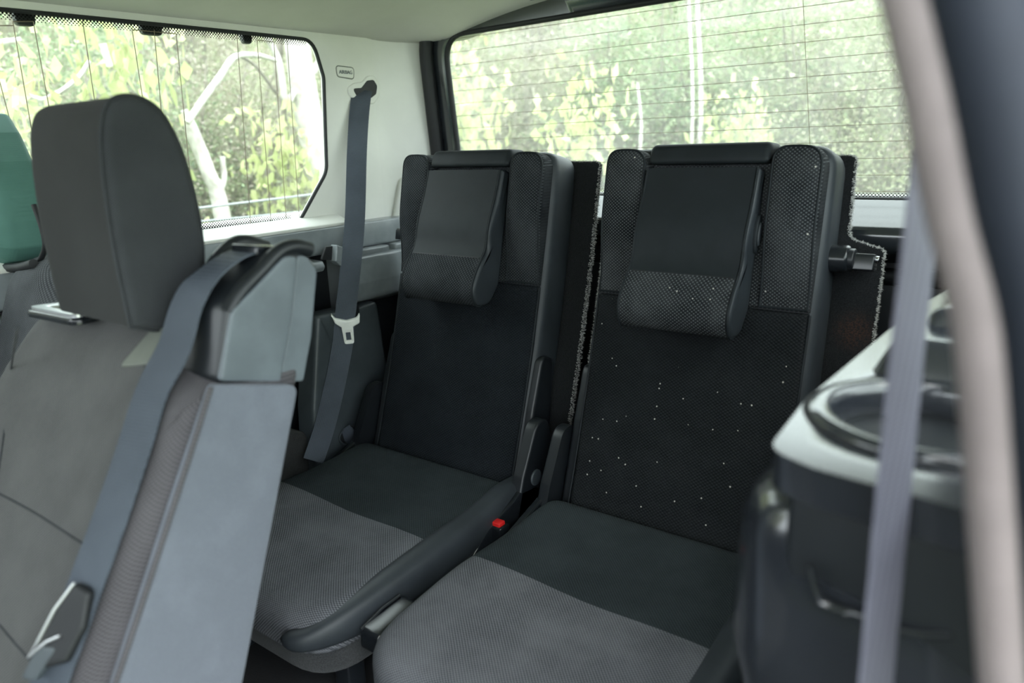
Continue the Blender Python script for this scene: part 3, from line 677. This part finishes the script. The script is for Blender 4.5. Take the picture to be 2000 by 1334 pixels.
# ================================================================== PILLAR BELT (far side)
pb = thing('pillar_seat_belt', 'dark grey webbing belt hanging from the beige corner pillar', 'seat belt', (0, 0, 0))
bpts = [on_x(u, v, X) for u, v, X in ((708, 176, -1.548), (705, 192, -1.535), (701, 230, -1.525), (697, 300, -1.505), (693, 430, -1.465), (684, 530, -1.437), (675, 610, -1.428), (668, 680, -1.424), (650, 770, -1.424), (632, 840, -1.424), (612, 900, -1.424))]
bs = smooth_path(bpts, 6); wd = []
for i, p in enumerate(bs):
    f = i / (len(bs) - 1); wd.append(Vector((.55, .75 + .2 * f, 0)))
ribbon('webbing', bs, wd, .050, 'webbing', pb, .0016)
gpx = [(676, 172), (690, 162), (706, 160), (716, 148), (730, 148), (742, 166), (740, 188), (728, 205), (704, 196), (682, 190)]
spx = [(686, 173), (703, 172), (714, 158), (727, 156), (734, 168), (732, 184), (722, 192), (694, 188)]
gd = pad('belt_guide', rpoly([(*yz(u, v, XL), .02) for u, v in gpx], 6, .01), PLX(XL), -.001, .005, .004, 'beige_trim', pb)
pad('belt_slot', rpoly([(*yz(u, v, XL), .01) for u, v in spx], 5, .01), PLX(XL), .003, .0062, .001, 'rubber', gd, star=False)
tc = on_x(676, 622, -1.421)
Tm = Matrix.Translation(tc); tx = Vector((.62, .78, 0)).normalized(); tz = Vector((.02, -.06, 1)).normalized(); ty = tz.cross(tx).normalized()
def TP(a, b, n): return tuple(Vector(tc) + tx * a + tz * b - ty * n)
tong = pad('belt_tongue', rpoly([(-.036, .020, .004), (-.026, .004, .01), (0, -.004, .02), (.026, .001, .01), (.034, .014, .004), (.031, -.012, .008), (.012, -.021, .006), (-.012, -.021, .006), (-.028, -.008, .008)], 4, .01), TP, -.003, .012, .003, 'white_plastic', pb, 0, .002, False)
lo = rpoly([(-.014, -.018, .002), (.014, -.018, .002), (.0115, -.062, .006), (-.0115, -.062, .006)], 4, .008)
li = rpoly([(-.006, -.033, .001), (.006, -.033, .001), (.006, -.053, .001), (-.006, -.053, .001)], 2, .01)
frame('tongue_plate', (0, 0, 0, 0), li, lambda a, b, n: TP(a, b, n + .0125), .003, 'chrome', tong, 60, outer_poly=lo)
bpy.data.objects['tongue_plate'].active_material = MATS['white_plastic']
ribbon('lap_strap', smooth_path([on_x(u, v, X) for u, v, X in ((670, 838, -1.436), (684, 852, -1.428), (704, 866, -1.415), (730, 880, -1.40))], 4), Vector((.3, .1, 1)), .040, 'webbing', pb, .0016)

# ================================================================== SECOND ROW: near backrest with its own belt
def Yr(z): return .522 + (z - .73) * .377
def Yf(z): return .083 + .071 * z + .462 * z * z
XN, XF = -.722, -1.205
def M2(x, z, n): t = Yr(z) + (Yf(z) - Yr(z)) * n / .12; return (x, t, z)
SB = thing('second_row_seat', 'grey cloth second row backrest with uncovered headrest and pale side panel', 'seat', (0, 0, 0))
bo = rpoly([(XN, .24, .02), (XN, .752, .02), (XN - .085, .772, .03), (XN - .12, .795, .02), (XF + .02, .797, .045), (XF, .72, .05), (XF - .01, .24, .02)], 6, .03)
def M2b(x, z, n):
    k = n / .12
    dish = 0
    p = M2(x, z, n - dish * .8); return p
bm = pad_bm(bo, M2b, 0, .12, .034, 0, .01, seg=6)
BV = BVHTree.FromBMesh(bm)
# seam near the edge: right-hand bolster cloth and the main cloth, the latter in an upper and a lower field
q1, q2 = split(bm, (XN - .068, 0, .75), (1, 0, .12), 'backrest_cloth', 'second_row_cloth', 'edge_bolster', 'second_row_bolster', SB, 60)
def front_pt(u, v, off=.001):
    d = ray(u, v).normalized(); loc, no, _, _ = BV.ray_cast(EYE, d)
    if loc is None: return EYE + d * .8
    if no.dot(d) > 0: no = -no
    return loc + no * off
for nm, pts in (('cross_seam', [(-60, 935), (0, 965), (60, 997), (120, 1035), (182, 1076)]), ('cross_seam', [(-40, 1180), (0, 1222), (50, 1280), (102, 1340)]), ('edge_seam', [(34, 640), (22, 720), (8, 850), (-10, 980)])):
    tube(nm, smooth_path([front_pt(u, v, .0002) for u, v in pts], 5), .0014, 'headrest_side_cloth', SB, 6)
# pale carpeted side panel
spn = rpoly([(*yz(416, 752, -.712), .006), (*yz(584, 752, -.712), .012), (*yz(475, 1334, -.712), 0), (.31, .22, .01), (.15, .22, .01), (*yz(226, 1334, -.712), 0), (*yz(338, 985, -.712), 0)], 5, .03)
pad('side_panel', spn, PLX(-.722), 0, .010, .003, 'side_carpet', SB)
tube('side_panel_welt', smooth_path([on_x(u, v, -.712) for u, v in ((412, 756), (378, 867), (340, 985), (287, 1150), (226, 1334), (190, 1440))], 6), .003, 'second_row_bolster', SB, 8)
# belt housing on the shoulder
XS = -.722
hs = rpoly([(*yz(428, 752, XS), .01), (*yz(447, 600, XS), .025), (*yz(474, 568, XS), .02), (*yz(552, 487, XS), .03), (*yz(598, 490, XS), .02), (*yz(630, 522, XS), .015), (*yz(618, 660, XS), .01), (*yz(590, 752, XS), .01)], 6, .012)
hous = pad('belt_housing', hs, PLX(-.838), 0, .112, .010, 'black_plastic', SB, 0, .008)
hs2 = rpoly([(*yz(432, 745, XS), .004), (*yz(455, 608, XS), .012), (*yz(482, 580, XS), .015), (*yz(556, 502, XS), .015), (*yz(582, 500, XS), .008), (*yz(570, 620, XS), 0), (*yz(548, 746, XS), .004)], 5, .015)
pad('side_cover', hs2, PLX(-.730), 0, .008, .002, 'cover_plastic', hous)
hs3 = rpoly([(*yz(550, 746, XS), .003), (*yz(572, 620, XS), 0), (*yz(584, 500, XS), .006), (*yz(602, 500, XS), .012), (*yz(623, 528, XS), .01), (*yz(612, 660, XS), .006), (*yz(596, 746, XS), .004)], 5, .015)
pad('rear_cover', hs3, PLX(-.732), 0, .007, .002, 'cover_plastic', hous)
ridge = [on_x(u, v, -.733) for u, v in ((446, 612), (470, 570), (510, 528), (545, 492), (575, 482), (605, 488))]
tube('housing_ridge', smooth_path(ridge, 5), .009, 'black_plastic', hous, 10)
ridge2 = [on_x(u, v, -.832) for u, v in ((395, 560), (425, 510), (455, 480), (480, 474), (520, 486))]
rid = [p for p in smooth_path(ridge2, 5)]
tube('housing_ridge', rid, .010, 'black_plastic', hous, 10)
gp = [on_y(u, v, .425) for u, v in ((295, 575), (330, 570), (318, 705), (272, 708))]
pad('front_cover', rpoly([(p.x, p.z, .006) for p in gp], 4, .02), lambda a, b, n: (a, Yf(b) + .012 - n, b), 0, .014, .003, 'olive_plastic', hous)
lever = [on_x(u, v, -.78) for u, v in ((470, 477), (545, 480), (548, 500), (470, 497))]
pad('release_flap', rpoly([(p.y, p.z, .003) for p in lever], 3, .02), PLX(-.80), 0, .05, .003, 'black_gloss', hous, 0, .003)
# silver fold handle on the far shoulder
ho = rpoly([(-1.150, .405, .010), (-1.135, .440, .012), (-1.030, .455, .010), (-1.018, .412, .010)], 5, .02); hi_ = rpoly([(-1.118, .420, .004), (-1.108, .434, .004), (-1.026, .445, .003), (-1.022, .428, .003)], 4, .02)
hd_ = pad('fold_handle', inset(ho, -.005), PLZ(.790), 0, .009, .004, 'black_gloss', SB)
frame('handle_rim', (0, 0, 0, 0), hi_, lambda a, b, n: (a, b, .803 + n), .006, 'silver', hd_, 60, outer_poly=ho)
# headrest (side profile swept across)
XH = -.846
hp = [(262, 640), (236, 520), (216, 400), (205, 290), (208, 225), (228, 192), (272, 188), (318, 216), (352, 275), (377, 350), (395, 430), (402, 500), (395, 560), (340, 640)]
hpo = [Vector(yz(u, v, XH)) for u, v in hp]
hpo3 = smooth_path([Vector((p.x, p.y, 0)) for p in hpo] + [Vector((hpo[0].x, hpo[0].y, 0))], 4)[:-1]
poly = [Vector((p.x, p.y)) for p in hpo3]
if sum(poly[i].x * poly[(i + 1) % len(poly)].y - poly[(i + 1) % len(poly)].x * poly[i].y for i in range(len(poly))) < 0: poly = poly[::-1]
hm = pad_bm(poly, PLX(-1.062), 0, 1.062 - .846, .010, 0, .035, seg=6)
hq1, hq2 = split(hm, (-.856, 0, 0), (1, 0, 0), 'headrest', 'headrest_cloth', 'headrest_side', 'headrest_side_cloth', SB, 60)
tube('headrest_piping', [(-.8535, p.x, p.y) for p in inset(poly, -.0008)], .0022, 'headrest_side_cloth', hq1, 6, True)
for x in (-.90, -.99):
    tube('headrest_post', [(x, .475, .70), (x, .475, .84)], .006, 'chrome', SB, 10)
# belt webbing over the housing down the front
cb = thing('shoulder_belt', 'grey webbing belt lying down the second row backrest', 'seat belt', (0, 0, 0))
cpx = [(500, 488), (462, 497), (425, 520), (392, 552), (364, 600), (340, 680), (312, 770), (278, 880), (238, 1000), (198, 1110), (162, 1210), (128, 1300), (95, 1390)]
cp_ = []
for i, (u, v) in enumerate(cpx):
    if i < 4: cp_.append(on_x(u, v, -.776))
    elif i < 6: cp_.append(on_x(u, v, -.784))
    else: cp_.append(front_pt(u, v, .010))
cs = smooth_path(cp_, 5); wd = []
for i in range(len(cs)):
    f = i / (len(cs) - 1); wd.append(Vector((1, -.05 + .30 * smoothstep(.1, .4, f), .0)))
ribbon('webbing', cs, wd, .048, 'webbing', cb, .002)
bt_ = [cs[int(len(cs) * .80)], cs[int(len(cs) * .90)]]
mid = (bt_[0] + bt_[1]) / 2; tdir = (bt_[1] - bt_[0]).normalized(); sx = Vector((1, .45, 0)); sx = (sx - tdir * sx.dot(tdir)).normalized(); nx = sx.cross(tdir).normalized()
if nx.y > 0: nx = -nx
def BP(a, b, n): return tuple(mid + sx * a - tdir * b + nx * n)
bt2 = pad('belt_tongue', rpoly([(-.006, .046, .006), (.016, .044, .008), (.024, .010, .012), (.018, -.026, .010), (-.004, -.040, .010), (-.018, -.030, .008), (-.014, .012, .010)], 5, .008), BP, .004, .013, .004, 'rubber', cb)
pad('tongue_plate', rpoly([(-.018, -.022, .003), (.004, -.016, .003), (-.006, -.052, .004), (-.022, -.056, .004)], 4, .01), BP, .006, .0135, .001, 'panel_plastic', bt2)
tube('tongue_loop', [BP(-.004, .046, .012), BP(-.014, .016, .013), BP(-.019, -.016, .013), BP(-.022, -.034, .014), BP(-.008, -.014, .0145), BP(.004, -.004, .0145)], .0016, 'silver', bt2, 8)
# far second row seat with green covered headrest
FS = thing('second_row_seat', 'far second row seat with green cloth over its headrest', 'seat', (0, 0, 0))
def M3(x, z, n): return (x, .60 + (z - .73) * .377 - n, z)
fo = rpoly([(-1.50, .24, .03), (-1.50, .83, .06), (-1.34, .845, .09), (-1.275, .76, .08), (-1.262, .24, .03)], 8, .03)
pad('backrest', fo, M3, 0, .13, .045, 'second_row_coarse', FS, 0, .03, seg=6)
gpx = [(-60, 215), (-10, 222), (12, 258), (38, 315), (58, 370), (72, 430), (80, 480), (74, 505), (55, 518), (-60, 530)]
gpo = rpoly([(on_y(u, v, .56).x, on_y(u, v, .56).z, .01) for u, v in gpx], 4, .02)
rn = random.Random(3)
def GC(a, b, n):
    w = .004 * math.sin(a * 60 + b * 22) + .003 * math.sin(b * 90 - a * 35); return (a, .585 - n + w * smoothstep(.02, .10, n), b)
pad('headrest_cover', gpo, GC, 0, .09, .03, 'green_cover', FS, .004, .012, seg=6)
g2 = [on_y(u, v, .53) for u, v in ((66, 400), (80, 440), (88, 478), (80, 505), (66, 525))]
tube('cover_cord', smooth_path(g2, 5), .0045, 'rubber', FS, 8)
g3 = [on_y(u, v, .515) for u, v in ((-60, 528), (0, 524), (40, 522), (66, 515))]
tube('headrest_base', smooth_path(g3, 5), .008, 'rubber', FS, 8)
for x in (-1.40, -1.48): tube('headrest_post', [(x, .58, .72), (x, .58, .90)], .006, 'chrome', FS, 10)
# seat cushions carrying the two backrests
for R_, x0, x1 in ((SB, XF, XN), (FS, -1.50, -1.14)):
    pad('seat_cushion', rpoly([(x0, -.30, .06), (x1, -.30, .06), (x1, .26, .03), (x0, .26, .03)], 6, .05), PLZ(0), .10, .30, .05, 'second_row_cloth', R_, .01)
    bmq = bmesh.new(); box_bm(bmq, x0 + .05, x1 - .05, -.2, .30, 0, .14, .01); from_bm('seat_base', bmq, 'black_plastic', R_)

# ================================================================== CONSOLE WITH CUP HOLDER (near side)
CT = .78
CN = thing('side_console', 'black glossy moulded side console with round cup holder', 'console', (0, 0, 0))
e = lambda u, v: on_z(u, v, CT)
front_y = .492
cup = on_z(1822, 818, CT)
CR = .080
top_o = rpoly([(-.160, front_y + .012, .035), (-.125, front_y - .004, .02), (-.02, front_y - .018, .02), (.045, front_y - .03, 0), (.045, 1.52, 0), (-.10, 1.52, .02), (-.155, 1.0, 0), (-.168, .62, .02)], 6, .03)
frame('console_top', (0, 0, 0, 0), [Vector((cup.x + CR * math.cos(t), cup.y + CR * math.sin(t))) for t in [2 * math.pi * i / 48 for i in range(48)]], PLZ(CT), .028, 'console_plastic', CN, 200, outer_poly=top_o)
wl_ = []
bm = bmesh.new()
secs = [(CR + .011, CT + .0), (CR + .0106, CT + .003), (CR + .0092, CT + .0048), (CR + .002, CT + .0056), (CR - .004, CT + .0052), (CR - .0066, CT + .003), (CR - .008, CT - .004), (CR - .010, CT - .02)]
inn = [(CR - .0095, CT - .018), (CR - .012, CT - .08), (CR - .018, CT - .098), (.001, CT - .10)]
rings = [[bm.verts.new((cup.x + r * math.cos(t), cup.y + r * math.sin(t), z)) for t in [2 * math.pi * i / 48 for i in range(48)]] for r, z in secs]
for A, Bq in zip(rings, rings[1:]):
    for k in range(48): bm.faces.new((A[k], A[(k + 1) % 48], Bq[(k + 1) % 48], Bq[k]))
cuph = from_bm('cup_holder', bm, 'console_plastic', CN, 60)
bm = bmesh.new(); rings = [[bm.verts.new((cup.x + r * math.cos(t), cup.y + r * math.sin(t), z)) for t in [2 * math.pi * i / 48 for i in range(48)]] for r, z in inn]
for A, Bq in zip(rings, rings[1:]):
    for k in range(48): bm.faces.new((A[k], A[(k + 1) % 48], Bq[(k + 1) % 48], Bq[k]))
bm.faces.new(rings[-1]); from_bm('cup_well', bm, 'black_plastic', cuph, 60)
tube('cup_shadow_gap', [(cup.x + (CR + .0125) * math.cos(t), cup.y + (CR + .0125) * math.sin(t), CT) for t in [2 * math.pi * i / 48 for i in range(48)]], .0018, 'rubber', CN, 6, True)
# raised steps behind the cup holder
pad('raised_step', rpoly([(-.142, .722, .014), (.04, .715, 0), (.04, .80, 0), (-.130, .80, .012)], 5, .02), lambda a, b, n: (a + .016 * (n / .034), b + .010 * (n / .034), CT + n), 0, .034, .007, 'console_plastic', CN)
pad('raised_step', rpoly([(-.118, .785, .01), (.04, .785, 0), (.04, 1.50, 0), (-.085, 1.50, .012)], 5, .04), lambda a, b, n: (a + .25 * n, b + .2 * n, CT + n), 0, .050, .008, 'console_plastic', CN)
pad('raised_step', rpoly([(-.100, .90, .01), (.04, .90, 0), (.04, 1.47, 0), (-.080, 1.47, .012)], 5, .04), PLZ(CT + .046), 0, .016, .006, 'console_plastic', CN)
# body: upright block under the top and the bulging wheel arch below
blk = rpoly([(-.146, .508, .012), (-.02, .490, .02), (.045, .480, 0), (.045, 1.52, 0), (-.09, 1.52, .02), (-.14, 1.0, 0), (-.155, .62, .02)], 5, .04)
pad('console_block', blk, PLZ(0), .655, .755, .004, 'black_plastic', CN)
secs = []
def arch(zr, inx, fy):
    return zr, [(inx + .004, fy + .05), (inx + .03, fy + .015), (inx + .08, fy), (.0, fy - .012), (.048, fy - .015), (.048, 1.52), (-.10, 1.52), (inx + .03, 1.15), (inx + .008, .85), (inx, .65)]
levels = [arch(.752, -.152, .512), arch(.744, -.162, .512), arch(.734, -.180, .512), arch(.722, -.193, .510), arch(.700, -.200, .506), arch(.66, -.199, .50), arch(.60, -.200, .495), arch(.54, -.186, .495), arch(.46, -.168, .50), arch(.30, -.15, .505), arch(.0, -.14, .51)]
bm = bmesh.new(); rings = []
for z, pts in levels:
    po = rpoly([(x, y, 0) for x, y in pts], 1, 10); sm = smooth_path([Vector((x, y, z)) for x, y in pts] , 4)
    rings.append([bm.verts.new(p) for p in sm])
k_ = len(rings[0])
for A, Bq in zip(rings, rings[1:]):
    for k in range(k_): bm.faces.new((A[k], A[(k + 1) % k_], Bq[(k + 1) % k_], Bq[k]))
bm.faces.new(rings[0]); bm.faces.new(rings[-1]); from_bm('wheel_arch', bm, 'console_plastic', CN, 50)
cr = smooth_path([on_y(u, v, .492) for u, v in ((1580, 1105), (1595, 1160), (1612, 1180), (1680, 1205), (1780, 1235), (1860, 1240))], 5)
tube('arch_crease', cr, .003, 'console_plastic', CN, 6)
# second row belt hanging in front of the console
HBt = thing('hanging_seat_belt', 'blurred lilac grey seat belt hanging in front of the console', 'seat belt', (0, 0, 0))
hb = []
for u, v, Y in ((1850, 60, .54), (1822, 220, .53), (1803, 420, .51), (1778, 640, .49), (1757, 850, .47), (1738, 1050, .45), (1712, 1334, .43), (1690, 1600, .41)):
    hb.append(on_y(u, v, Y))
hbs = smooth_path(hb, 5)
ribbon('webbing', hbs, Vector((.20, .98, 0)), .047, 'webbing_pale', HBt, .0016)

# ================================================================== OUTSIDE
gr = box('ground', -30, 30, -20, 40, -.95, -.75, 'grass', None, 0); tag(gr, 'grassy ground outside the car', 'ground', kind='structure')
def bank_fn(u, v):
    ang = u; r = v; x = -1 - r * math.sin(ang); y = 1 + r * math.cos(ang)
    z = -.80 + 1.0 * max(0, min(r, 11) - 6.5) + .25 * math.sin(x * 1.3) * math.sin(y * 1.1); return (x, y, z), (0, 0, -1)
bkz = grid_solid('bank', bank_fn, [math.radians(-60 + 9 * i) for i in range(22)], [6.5, 7.2, 8, 9, 10.5, 12, 14, 17], .3, 'bank_earth', None, 60); tag(bkz, 'steep overgrown bank rising behind the hedge', 'bank', kind='structure')
def foliage(seed, n, rx, ry, rz, leaf, clumps, spread):
    rd = random.Random(seed); cs_ = []
    while len(cs_) < clumps:
        a = Vector((rd.uniform(-1, 1), rd.uniform(-1, 1), rd.uniform(-1, 1)))
        if .25 < a.length < 1: cs_.append(Vector((a.x * rx, a.y * ry, a.z * rz)))
    vs, fs = [], []
    for i in range(n):
        c = rd.choice(cs_); p = c + Vector((rd.gauss(0, spread), rd.gauss(0, spread), rd.gauss(0, spread * .75)))
        L = leaf * rd.uniform(.6, 1.3); d = Vector((rd.gauss(0, 1), rd.gauss(0, 1), rd.gauss(0, .7))).normalized(); s = d.cross(Vector((rd.gauss(0, 1), rd.gauss(0, 1), rd.gauss(0, 1)))).normalized(); up = d.cross(s)
        j = len(vs); vs += [tuple(p), tuple(p + d * L * .5 + s * L * .27 + up * L * .06), tuple(p + d * L), tuple(p + d * L * .5 - s * L * .27 + up * L * .06)]; fs.append((j, j + 1, j + 2, j + 3))
    me = bpy.data.meshes.new('foliage'); me.from_pydata(vs, [], fs); return me
def branches(seed, h, r, n, spread):
    rd = random.Random(seed); bm = bmesh.new()
    for i in range(n):
        a = rd.uniform(0, 6.28); k = rd.uniform(.2, 1); p = [Vector((0.05 * math.cos(a), .05 * math.sin(a), 0))]
        for s in range(1, 6): p.append(Vector((math.cos(a) * spread * k * (s / 5) ** 1.2 + rd.gauss(0, .05), math.sin(a) * spread * k * (s / 5) ** 1.2 + rd.gauss(0, .05), h * s / 5 * rd.uniform(.85, 1.05))))
        tube_bm(bm, p, [r * (1 - .16 * s) for s in range(6)], 6)
    me = bpy.data.meshes.new('branches'); bmesh.ops.recalc_face_normals(bm, faces=bm.faces); bm.to_mesh(me); bm.free(); me.shade_smooth(); return me
VAR = []
for kk, (mt, leaf, n, cl, sp_) in enumerate((('olive_leaves', .030, 30000, 170, .15), ('green_leaves', .030, 30000, 160, .15), ('brown_leaves', .026, 32000, 170, .16), ('olive_leaves', .026, 32000, 190, .14), ('bright_leaves', .10, 420, 22, .13))):
    me = foliage(20 + kk, n, 1.0, .8, 1.35, leaf, cl, sp_); me.materials.append(MATS[mt])
    if kk == 4: me = foliage(29, 300, .24, .20, .15, .050, 14, .06); me.materials.append(MATS[mt])
    br = branches(40 + kk, 2.5 if kk < 4 else .9, .028, 11 if kk < 4 else 6, .8 if kk < 4 else .35); br.materials.append(MATS['grey_bark'])
    VAR.append((me, br))
def shrub(x, y, var, sc, rz, label, group, zoff=0, cz=1.35):
    o = thing('shrub', label, 'shrub', (x, y, -.75 + zoff), group); o.rotation_euler.z = rz; o.scale = (sc, sc, sc)
    me, br = VAR[var]; f = bpy.data.objects.new('foliage', me); COL.objects.link(f); f.parent = o; f.location.z = cz; f['kind'] = 'stuff'
    b_ = bpy.data.objects.new('branches', br); COL.objects.link(b_); b_.parent = o
    return o
rd = random.Random(11)
LB = ['olive and straw coloured leafy shrub in the hedge', 'fresh green leafy shrub in the hedge', 'brownish dry shrub in the hedge', 'fine leaved olive shrub in the hedge']
for i in range(11):           # hedge beyond the side window
    v = [0, 2, 3, 0, 1, 2, 3, 0, 2, 1, 3][i]
    shrub(-4.35 + rd.uniform(-.25, .25), .2 + i * .47, v, rd.uniform(.82, .95), rd.uniform(0, 6), LB[v] + ' beyond the side window', 'hedge shrubs beyond the side window: ' + str(LB[v].split()[0]))
for i in range(12):           # hedge beyond the rear window
    v = [0, 2, 0, 3, 2, 0, 1, 2, 0, 3, 2, 1][i]
    shrub(-6.1 + i * .56, 5.9 + rd.uniform(-.3, .3), v, rd.uniform(.98, 1.1), rd.uniform(0, 6), LB[v] + ' beyond the rear window', 'hedge shrubs beyond the rear window: ' + str(LB[v].split()[0]))
for i in range(22):            # taller growth behind
    v = [3, 0, 1, 2, 3, 0, 1, 3, 0, 2, 1, 3, 0, 2, 1, 0, 2, 3, 1, 0, 3, 1][i]; a = math.radians(-30 + i * 7)
    rr, zo = ((7.4, .2), (9.0, 1.5))[i % 2]
    shrub(-1 - rr * math.sin(a), 1 + rr * math.cos(a), v, (1.1, 1.25)[i % 2], rd.uniform(0, 6), LB[v].replace('in the hedge', 'standing tall on the bank behind the hedge'), 'tall shrubs on the bank: ' + str(LB[v].split()[0]), zo)
for u, v, Y, s, lb in ((925, 215, 3.3, .9, 'bright yellow green leafy sapling at the rear window left corner'), (1125, 265, 3.4, 1.0, 'bright yellow green sapling behind the left folding seat'), (1450, 285, 4.6, 1.0, 'bright yellow green sapling low behind the right folding seat')):
    p = on_y(u, v, Y); o = shrub(p.x, p.y, 4, s, rd.uniform(0, 6), lb, 'bright saplings', 0, p.z + .75); o.children[1].scale = (1, 1, (p.z + .75) / .8)
    o.scale = (1, 1, 1); o.children[0].scale = (s, s, s)
for u, v, X, s, lb in ((255, 145, -3.2, .55, 'pale yellow leafy sapling high in the side window'), (30, 250, -3.0, .6, 'bright green sapling behind the green headrest cover'), (560, 330, -3.3, .6, 'bright green sapling at the foot of the pale trunk')):
    p = on_x(u, v, X); o = shrub(p.x, p.y, 4, 1, rd.uniform(0, 6), lb, 'bright saplings', 0, p.z + .75); o.children[0].scale = (s, s, s); o.children[1].scale = (1, 1, (p.z + .75) / .8)
def trunk(name, label, pts, rads, mat, subs=()):
    base = Vector(pts[0]); o = thing(name, label, 'tree', base)
    P = smooth_path([Vector(p) - base for p in pts], 5); n = len(P); R_ = [interp(i / (n - 1) * (len(rads) - 1), list(enumerate(rads))) for i in range(n)]
    tube('trunk', P, R_, mat, o, 10)
    for sp_, r in subs: tube('branch', smooth_path([Vector(p) - base for p in sp_], 4), [r * (1 - .02 * k) for k in range(4 * (len(sp_) - 1) + 1)], mat, o, 6)
X0 = -3.35
g = lambda u, v, X=X0: tuple(on_x(u, v, X))
b0 = on_x(640, 440, X0)
trunk('pale_tree', 'thick pale barked tree trunk in the side window', [(b0.x, b0.y + .06, -.78), g(640, 440), g(612, 280), g(585, 120), g(575, 0), g(570, -150)], [.085, .08, .072, .066, .06, .05], 'pale_bark', [([g(590, 150), g(560, 200), g(545, 120), g(515, 60)], .02), ([g(596, 170), g(630, 110), g(660, 60)], .02)])
b0 = on_x(440, 450, -3.2)
trunk('slender_pale_tree', 'slender pale leaning trunk beside the grey headrest', [(b0.x, b0.y + .05, -.78), g(440, 450, -3.2), g(408, 340, -3.2), g(378, 262, -3.2), g(360, 215, -3.2)], [.04, .038, .032, .03, .018], 'pale_bark', [([g(425, 385, -3.2), g(438, 350, -3.2), g(434, 305, -3.2)], .014)])
b0 = on_x(530, 350, -3.5)
trunk('dark_tree', 'thin dark stem left of the thick pale trunk', [(b0.x, b0.y, -.78), g(528, 350, -3.5), g(550, 240, -3.5), g(545, 120, -3.5), g(552, 0, -3.5)], [.03, .026, .024, .02, .016], 'grey_bark', [([g(545, 190, -3.5), g(500, 130, -3.5), g(470, 110, -3.5)], .009)])
br_ = [(365, 240), (400, 190), (430, 150), (458, 112), (500, 108), (540, 118)]
trunk('fallen_branch', 'pale bare branch slanting across the side window', [g(u, v, -3.1) for u, v in br_], [.014, .016, .016, .014, .012, .009], 'pale_bark', [([g(0, 165, -3.1), g(60, 190, -3.1), g(95, 192, -3.1), g(150, 155, -3.1), g(175, 120, -3.1)], .013), ([g(200, 85, -3.1), g(215, 130, -3.1)], .016), ([g(-20, 85, -3.1), g(40, 78, -3.1)], .012)])
for o in bpy.data.objects:
    if o.name == 'fallen_branch': o['category'] = 'branch'
gy = lambda u, v, Y: tuple(on_y(u, v, Y))
for (u0, u1, v0, v1, Y, r, lb) in ((1345, 1350, 0, 330, 4.7, .010, 'left of two thin pale trunks in the rear window'), (1362, 1366, 0, 330, 4.9, .014, 'right of two thin pale trunks in the rear window'), (1245, 1250, 160, 330, 4.5, .011, 'pale post like stem behind the gap between folding seats')):
    b0 = on_y(u1, v1, Y); trunk('slim_tree', lb, [(b0.x, b0.y, -.78), gy(u1, v1, Y), gy((u0 + u1) / 2 + 5, (v0 + v1) / 2, Y), gy(u0, v0, Y), gy(u0 - 2, v0 - 200, Y)][: 5 if v0 == 0 else 4], [r * 1.5, r * 1.2, r, r * .8, r * .6], 'pale_bark')
fe = thing('wire_fence', 'two strand wire fence low in the side window', 'fence', (0, 0, 0))
for v0, v1 in ((405, 380), (432, 412)):
    p, q = on_x(400, v0, -3.0), on_x(610, v1, -3.0); d = q - p; tube('strand', [p - d * 1.5, p, q, q + d * 1.5], .006, 'grey_plastic', fe, 6)
for k in (-1.4, 1.9):
    p, q = on_x(400, 405, -3.0), on_x(610, 380, -3.0); c = p + (q - p) * k; tube('post', [(c.x - .03, c.y, -.78), (c.x - .03, c.y, c.z + .15)], .035, 'grey_bark', fe, 8)
